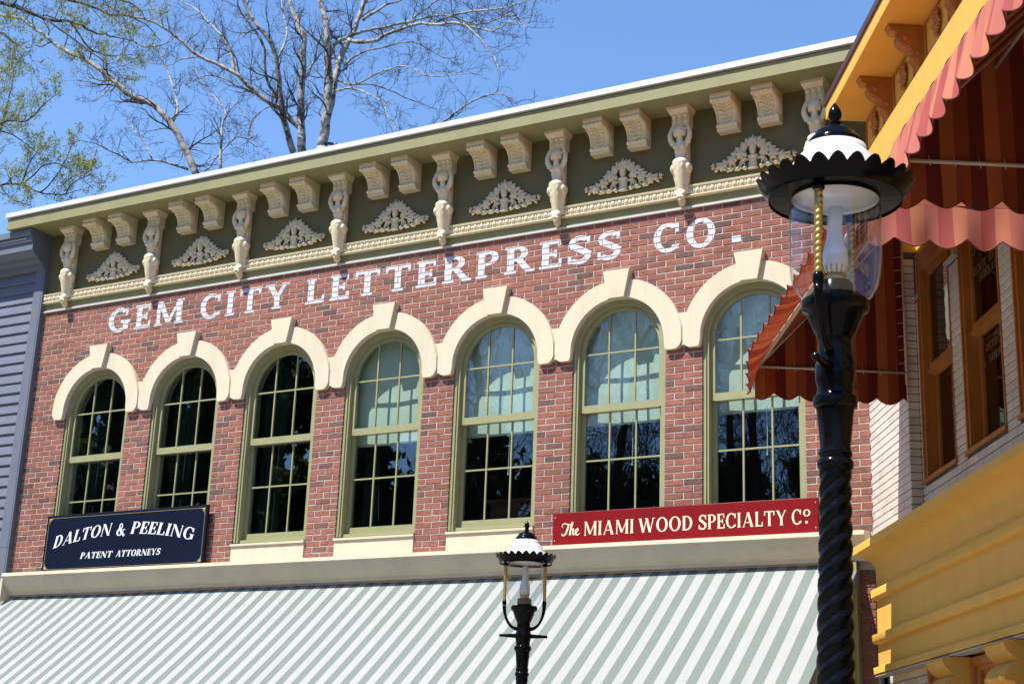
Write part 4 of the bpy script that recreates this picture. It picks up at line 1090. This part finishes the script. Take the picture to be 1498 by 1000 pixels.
v2 = Vector((CAM.x+1.985, CAM.y+2.946)).normalized()
L2.matrix_world = Matrix.Translation((-1.975, -2.95, -.1)) @ Matrix.Rotation(atan2(v2.y, v2.x)+pi/2, 4, 'Z')
# ------------------------------------------------------------------ trees
def bark_mat(name, dark, light, spots):
    m, t, b = nodes(name); v = coords(t)
    n = noise_n(t, 5.5, 5, .7, v); r = ramp(t, [(spots-.07, scl(dark, ALB)), (spots+.03, scl(light, ALB))]); lk(t, n.outputs[0], r.inputs[0])
    n2 = noise_n(t, 40, 4, .7, v); r2 = ramp(t, [(.3, (.6,)*3), (.7, (1, 1, 1))]); lk(t, n2.outputs[0], r2.inputs[0])
    mx = t.nodes.new('ShaderNodeMix'); mx.data_type = 'RGBA'; mx.blend_type = 'MULTIPLY'; mx.inputs[0].default_value = 1
    lk(t, r.outputs[0], mx.inputs[6]); lk(t, r2.outputs[0], mx.inputs[7]); lk(t, mx.outputs[2], b.inputs['Base Color']); b.inputs['Roughness'].default_value = .9
    return m
m_syc = bark_mat('sycamore_bark', (.11, .092, .078), (.50, .48, .45), .485)
m_twig = M('twig_bark', (.068, .055, .047), .9, .3, 8)
m_dark = M('dark_bark', (.055, .045, .038), .95, .3, 6)
def leaf_mat(name, c):
    m, t, b = nodes(name); c = scl(c, ALB); r = ramp(t, [(0, scl(c, .6)), (.5, c), (1, scl(c, 1.45))]); gn = t.nodes.new('ShaderNodeNewGeometry'); lk(t, gn.outputs['Random Per Island'], r.inputs[0])
    lk(t, r.outputs[0], b.inputs['Base Color']); b.inputs['Roughness'].default_value = .6
    tl = t.nodes.new('ShaderNodeBsdfTranslucent'); lk(t, r.outputs[0], tl.inputs[0]); ms = t.nodes.new('ShaderNodeMixShader'); ms.inputs[0].default_value = .4
    lk(t, b.outputs[0], ms.inputs[1]); lk(t, tl.outputs[0], ms.inputs[2]); lk(t, ms.outputs[0], t.nodes['Material Output'].inputs['Surface']); return m
m_bud = leaf_mat('spring_buds', (.30, .34, .06)); m_leafd = leaf_mat('dark_foliage', (.05, .075, .02)); m_leafm = leaf_mat('fresh_foliage', (.10, .15, .035))
FPX = 2200
def pix(x, y, Y):
    """a point seen at photo pixel (x, y) on the vertical plane at depth Y"""
    d = FW+RT*((x-749)/FPX)-UP*((y-500)/FPX); return CAM+d*((Y-CAM.y)/d.y)
def smooth_path(P, k=3):
    out = []
    for i in range(len(P)-1):
        p0, p1, p2, p3 = P[max(i-1, 0)], P[i], P[i+1], P[min(i+2, len(P)-1)]
        for j in range(k):
            t = j/k; out.append(.5*((2*p1)+(p2-p0)*t+(2*p0-5*p1+4*p2-p3)*t*t+(3*p1-p0-3*p2+p3)*t*t*t))
    out.append(P[-1]); return out
def rv(s=1): return Vector((random.gauss(0, s), random.gauss(0, s), random.gauss(0, s)))
class Tree:
    def __init__(s, leafy=0, leafsize=.05, up=.3, wig=.22, twig=1.0): s.limb = MB(); s.tw = MB(); s.lf = MB(); s.leafy = leafy; s.ls = leafsize; s.up = up; s.wig = wig; s.tk = twig; s.n = 0
    def leaf(s, p):
        for _ in range(s.leafy):
            c = p+rv(.05); a = rv().normalized(); b_ = a.orthogonal().normalized(); k = s.ls*random.uniform(.5, 1.2)
            s.lf.add([c-a*k, c-b_*k*.45, c+a*k, c+b_*k*.45], [(0, 1, 2, 3)])
    def grow(s, p, d, L, r, depth):
        """recursive branch: returns nothing, adds tubes"""
        n = max(3, min(9, int(L/.28)+2)); pts = [p.copy()]; q = p.copy(); d = d.normalized(); seg = L/n
        rads = [r]
        for i in range(n):
            d = (d+rv(s.wig)+Vector((0, 0, s.up*.25))).normalized(); q = q+d*seg; pts.append(q.copy()); rads.append(max(.0038, r*(1-.8*(i+1)/n)))
            if depth > 0:
                k = 2 if depth >= 2 else 1
                for _ in range(k):
                    if random.random() < .82*s.tk:
                        side = d.orthogonal().normalized(); side = Matrix.Rotation(random.uniform(0, 2*pi), 3, d) @ side
                        nd = (d*random.uniform(.35, 1.0)+side*random.uniform(.5, 1.0)+Vector((0, 0, s.up*random.random())))
                        s.grow(q, nd, L*random.uniform(.35, .62)*(1-.35*i/n), max(.0036, rads[-1]*.62), depth-1)
            elif s.leafy and random.random() < .8: s.leaf(q)
        tgt = s.limb if r > .035 else s.tw
        tgt.tube(pts, rads, 6 if r > .035 else (4 if r > .012 else 3), False); s.n += 1
    def path(s, P, r0, r1, sides=8, dens=1.2, sub=(1.0, 2.0), depth=2, start=.0):
        P = smooth_path(P, 4); n = len(P)
        P = [p+rv(.012) for p in P]
        r0 *= .86; s.limb.tube(P, [r0+(r1-r0)*i/(n-1) for i in range(n)], sides)
        acc = 0
        for i in range(1, n):
            sl_ = (P[i]-P[i-1]).length; t = i/(n-1); acc += sl_*dens*1.6
            if t < start: acc = 0; continue
            while acc > 1:
                acc -= random.uniform(.7, 1.3); d = (P[i]-P[i-1]).normalized(); side = Matrix.Rotation(random.uniform(0, 2*pi), 3, d) @ d.orthogonal().normalized()
                r = (r0+(r1-r0)*t)
                s.grow(P[i], d*random.uniform(.2, .9)+side+Vector((0, 0, s.up)), random.uniform(*sub)*(1-.3*t), max(.008, min(.03, r*.42)), depth)
    def build(s, name, label, cat, loc, barkm, twigm, leafm=None, group=None):
        t = thing(name, label, cat, loc, 0, group); l = Vector(loc)
        for mb, nm, mt in ((s.limb, 'trunk', barkm), (s.tw, 'crown', twigm), (s.lf, 'spring_leaves', leafm)):
            if not mb.v: continue
            me = bpy.data.meshes.new(nm); me.from_pydata([(v[0]-l.x, v[1]-l.y, v[2]-l.z) for v in mb.v], [], mb.f); me.materials.append(mt)
            if nm != 'spring_leaves': me.polygons.foreach_set('use_smooth', [True]*len(me.polygons))
            obj(nm, me, t)
        return t
def PX(L, Y, dy=0): return [pix(x, y, Y+dy*i/max(1, len(L)-1)) for i, (x, y) in enumerate(L)]
GT = 'trees rising behind the brick building'
random.seed(11)
# tall white sycamore (right pair of stems)
t = Tree(0, up=.32, wig=.24); Yd = 15
tr = PX([(472,216),(478,163),(481,118),(479.5,70),(477,34),(467,0),(455,-60)], Yd); foot = Vector((tr[0].x, tr[0].y, 0))
t.limb.tube([foot, foot+Vector((.05, 0, 3)), (foot+tr[0])/2+Vector((-.1, 0, 2)), tr[0]], [.42, .32, .24, .155], 10)
t.path(tr, .155, .05, 10, 1.4, (.8, 1.7), 2)
t.path(PX([(474,190),(484,150),(492,104),(500,81),(510,59),(520,39),(533,0),(545,-50)], Yd, 1.5), .12, .05, 8, 1.3, (.8, 1.8), 2, .15)
for L, r, dy in (([(510,59),(545,60),(576,45),(610,35),(632,36),(677,36),(702,56),(722,81),(729,109)], .065, -2), ([(486,67),(514,52),(548,42),(590,34),(613,21),(641,0),(680,-20)], .065, 1.5), ([(530,30),(559,11),(587,0),(630,-15)], .055, 1),
    ([(492,132),(517,129),(537,137),(562,151),(565,165),(580,191)], .032, -1.5), ([(503,95),(526,78),(559,70),(604,62),(649,84),(671,81)], .034, 2), ([(495,118),(520,123),(554,107),(593,97),(632,112),(688,107)], .034, -1),
    ([(480,210),(560,215),(649,177),(677,157),(711,140),(739,139),(758,153)], .045, 1), ([(632,36),(680,18),(730,12),(778,0)], .04, -2.5), ([(590,34),(650,22),(700,36),(745,22),(775,35)], .035, -1), ([(520,123),(560,128),(600,146),(640,160)], .028, 2), ([(677,36),(720,45),(750,30),(772,42)], .03, -2)):
    t.path(PX(L, Yd+.3*random.random(), dy), r, .009, 6, 2.0, (.45, 1.15), 2, .12)
t.build('sycamore_tree', 'tall bare sycamore with pale trunk behind the middle of the roofline', 'tree', (foot.x, foot.y, 0), m_syc, m_twig, None, GT)
# second sycamore, twin stems just left of it
t = Tree(0, up=.32, wig=.24); Yd = 17.5
tr = PX([(442,224),(440,179),(440,135),(444,62),(436,36),(426,8),(412,-50)], Yd); foot = Vector((tr[0].x, tr[0].y, 0))
t.limb.tube([foot, foot+Vector((-.05, 0, 3)), (foot+tr[0])/2+Vector((.1, 0, 2)), tr[0]], [.4, .32, .24, .145], 10)
t.path(tr, .145, .045, 10, 1.3, (.8, 1.7), 2)
t.path(PX([(428,222),(416,179),(411,146),(404,92),(397,64),(380,42),(360,10),(350,-20)], Yd, -1.5), .115, .04, 8, 1.4, (.8, 1.6), 2)
t.path(PX([(441,190),(411,160),(400,153),(372,133),(341,105),(291,82),(264,59),(229,34),(186,22),(150,5)], Yd, -3), .10, .02, 8, 1.5, (.8, 1.7), 2, .05)
for L, r, dy in (([(343,107),(335,68),(310,37),(288,15),(263,0),(240,-20)], .065, 1), ([(411,146),(391,118),(384,62),(353,19),(347,0),(335,-30)], .06, -2), ([(404,92),(420,50),(412,10),(415,-20)], .05, 2), ([(441,120),(458,95),(470,50),(490,10)], .05, 2), ([(372,133),(350,128),(320,112),(296,112),(270,125)], .035, -1), ([(291,82),(262,88),(246,96),(225,92)], .03, 1),
    ([(440,150),(420,158),(395,156),(370,175),(360,215)], .03, 1), ([(329,162),(338,150),(360,170),(372,200),(378,225)], .022, 0)):
    t.path(PX(L, Yd+.3*random.random(), dy), r, .009, 6, 2.0, (.45, 1.1), 2, .1)
t.build('sycamore_tree', 'bare twin stemmed sycamore just left of the tallest pale trunk', 'tree', (foot.x, foot.y, 0), m_syc, m_twig, None, GT)
# leaning sycamore further left
t = Tree(0, up=.28, wig=.25); Yd = 14
tr = PX([(290,258),(267,211),(248,177),(217,149),(192,141),(167,118),(130,90),(93,73),(62,50),(31,28),(0,22),(-40,10)], Yd, -2); foot = Vector((tr[0].x+1, tr[0].y, 0))
t.limb.tube([foot, foot+Vector((0, 0, 3)), (foot+tr[0])/2+Vector((.2, 0, 2)), tr[0]], [.36, .28, .2, .115], 10)
t.path(tr, .115, .03, 8, 1.7, (.6, 1.5), 2)
for L, r, dy in (([(253,177),(260,152),(245,105),(228,68)], .055, 1.5), ([(276,248),(229,234),(192,237),(174,217)], .045, -1), ([(223,233),(211,208),(198,192),(180,174)], .03, 1), ([(322,248),(324,186),(329,161),(298,124),(285,100)], .05, 1), ([(300,250),(330,215),(352,200),(375,215)], .03, 2), ([(192,237),(150,215),(118,205)], .03, -2), ([(167,118),(150,140),(136,150)], .03, -1), ([(228,68),(205,66),(180,40),(160,10)], .03, 1), ([(228,68),(250,60),(262,40)], .025, 0)):
    t.path(PX(L, Yd+.3*random.random(), dy), r, .008, 6, 2.2, (.4, 1.0), 2, .1)
t.build('sycamore_tree', 'bare sycamore leaning left over the left end of the roofline', 'tree', (foot.x, foot.y, 0), m_syc, m_twig, None, GT)
# budding trees at the left edge
t = Tree(3, .030, up=.15, wig=.26); Yd = 9
foot = pix(-120, 300, Yd); foot.z = 0
crown = pix(-90, 40, Yd)
t.limb.tube([foot, foot+Vector((.1, 0, 4)), (foot+crown)/2+Vector((0, 0, 3)), crown], [.4, .3, .22, .16], 10)
for L, r, dy in (([(-90,40),(-30,2),(19,9),(68,29),(102,31),(136,46),(161,53),(198,62)], .075, 1), ([(-90,40),(-40,40),(0,48),(19,59),(46,84)], .05, -1), ([(-30,2),(20,-10),(70,-5),(120,5),(160,20),(200,28),(235,60)], .06, 2), ([(68,29),(110,60),(150,88),(170,110)], .035, 0), ([(20,-10),(80,-25),(140,-12),(190,5),(215,30)], .05, 1), ([(102,31),(130,70),(160,82),(195,80)], .03, 1)):
    t.path(PX(L, Yd+.3*random.random(), dy), r, .009, 6, 2.2, (.5, 1.1), 2, .2)
t.build('budding_tree', 'dark limbed tree with green buds reaching in from the top left corner', 'tree', (foot.x, foot.y, 0), m_dark, m_twig, m_bud, GT)
t = Tree(4, .032, up=.35, wig=.2); Yd = 16
foot = pix(-60, 300, Yd); foot.z = 0; crown = pix(-50, 290, Yd)
t.limb.tube([foot, foot+Vector((.1, 0, 5)), crown], [.36, .26, .14], 10)
for L, r, dy in (([(-50,290),(0,271),(31,270),(59,282),(93,284),(120,276)], .055, 1), ([(-50,230),(0,180),(40,177),(62,155),(80,140)], .05, -1), ([(-50,200),(0,192),(30,205),(60,230)], .04, 1), ([(-50,290),(-10,220),(10,150),(20,110),(12,80)], .05, 2), ([(31,270),(45,235),(60,215)], .03, 0), ([(59,282),(85,255),(100,225),(110,205)], .03, 1), ([(93,284),(115,262),(140,255)], .025, 0), ([(0,271),(15,290),(45,300)], .03, 0), ([(31,270),(70,240),(95,245),(130,270)], .03, 1)):
    t.path(PX(L, Yd+.3*random.random(), dy), r, .008, 6, 2.4, (.5, 1.1), 2, .15)
t.build('budding_tree', 'slender tree with pale green buds behind the blue house', 'tree', (foot.x, foot.y, 0), m_dark, m_twig, m_bud, GT)

# woods across the street: one mass of trees that the windows mirror
random.seed(5)
def wild(leafy, H, spread, seg=2, dens=1.6):
    t = Tree(leafy, .27, up=.5, wig=.2, twig=.95)
    T = [Vector((random.gauss(0, .12)*i, random.gauss(0, .12)*i, H*.9*i/6)) for i in range(7)]
    t.limb.tube(T, [.34*(1-.8*i/6) for i in range(7)], 6)
    for i in range(int(H*dens)):
        q = random.uniform(.12, 1); p = T[int(q*5.99)].lerp(T[int(q*5.99)+1], (q*5.99) % 1)
        a = random.uniform(0, 2*pi); t.grow(p, Vector((cos(a), sin(a), random.uniform(.3, .9))), spread*(1.15-q*.75)*random.uniform(.7, 1.1), .07*(1.1-q), seg)
    V = t.limb.v+t.tw.v; n = len(t.limb.v); F = t.limb.f+[tuple(i+n for i in f) for f in t.tw.f]; n2 = len(V)
    return V+t.lf.v, F, [tuple(i+n2 for i in f) for f in t.lf.f]
KIND = [wild(0, 17, 5.0, 2, 4), wild(3, 19, 4.6, 2, 1.4), wild(3, 17, 5.0, 2, 1.4)]
WV, WF, WM = [], [], []
spots = [(0, -13, -40, 0, 1.22), (0, -17, -42, 1.2, 1.3), (0, -21.5, -41, 2.4, 1.35), (0, -25, -43, 3.1, 1.4), (0, -9.5, -43, 4, 1.2), (0, -29, -41, 5, 1.45), (0, -15, -45, 2, 1.35), (0, -19, -46, 4.4, 1.4), (0, -23, -46, .4, 1.45)]
for x in range(-95, -42, 5): spots.append((random.choice((1, 2)), x, -54+random.uniform(-2, 2), random.random()*6, random.uniform(1.6, 1.9)))
for x in range(-84, -31, 3): spots.append((random.choice((1, 2)), x+random.uniform(-1.5, 1.5), -42+random.uniform(-4, 3), random.random()*6, random.uniform(1.25, 1.6)))
for x in range(-34, 6, 2): spots.append((random.choice((1, 2)), x+random.uniform(-1, 1), -46+random.uniform(-4, 3), random.random()*6, (random.uniform(.98, 1.1) if x < -29 else random.uniform(.84, .95))))
for k_, x, y, a, sc_ in spots:
    V, F, LF = KIND[k_]; n = len(WV); ca, sa = cos(a)*sc_, sin(a)*sc_
    WV += [(x+v[0]*ca-v[1]*sa, y+v[0]*sa+v[1]*ca, v[2]*sc_) for v in V]
    WF += [tuple(i+n for i in f) for f in F]+[tuple(i+n for i in f) for f in LF]; WM += [0]*len(F)+[1 if k_ == 1 else 2]*len(LF)
me = bpy.data.meshes.new('woods'); me.from_pydata(WV, [], WF)
for m in (m_dark, m_leafd, m_leafm): me.materials.append(m)
me.polygons.foreach_set('material_index', WM)
o = obj('woods', me, kind='stuff'); o['label'] = 'mixed bare and leafy woods across the street mirrored in the windows'; o['category'] = 'woods'
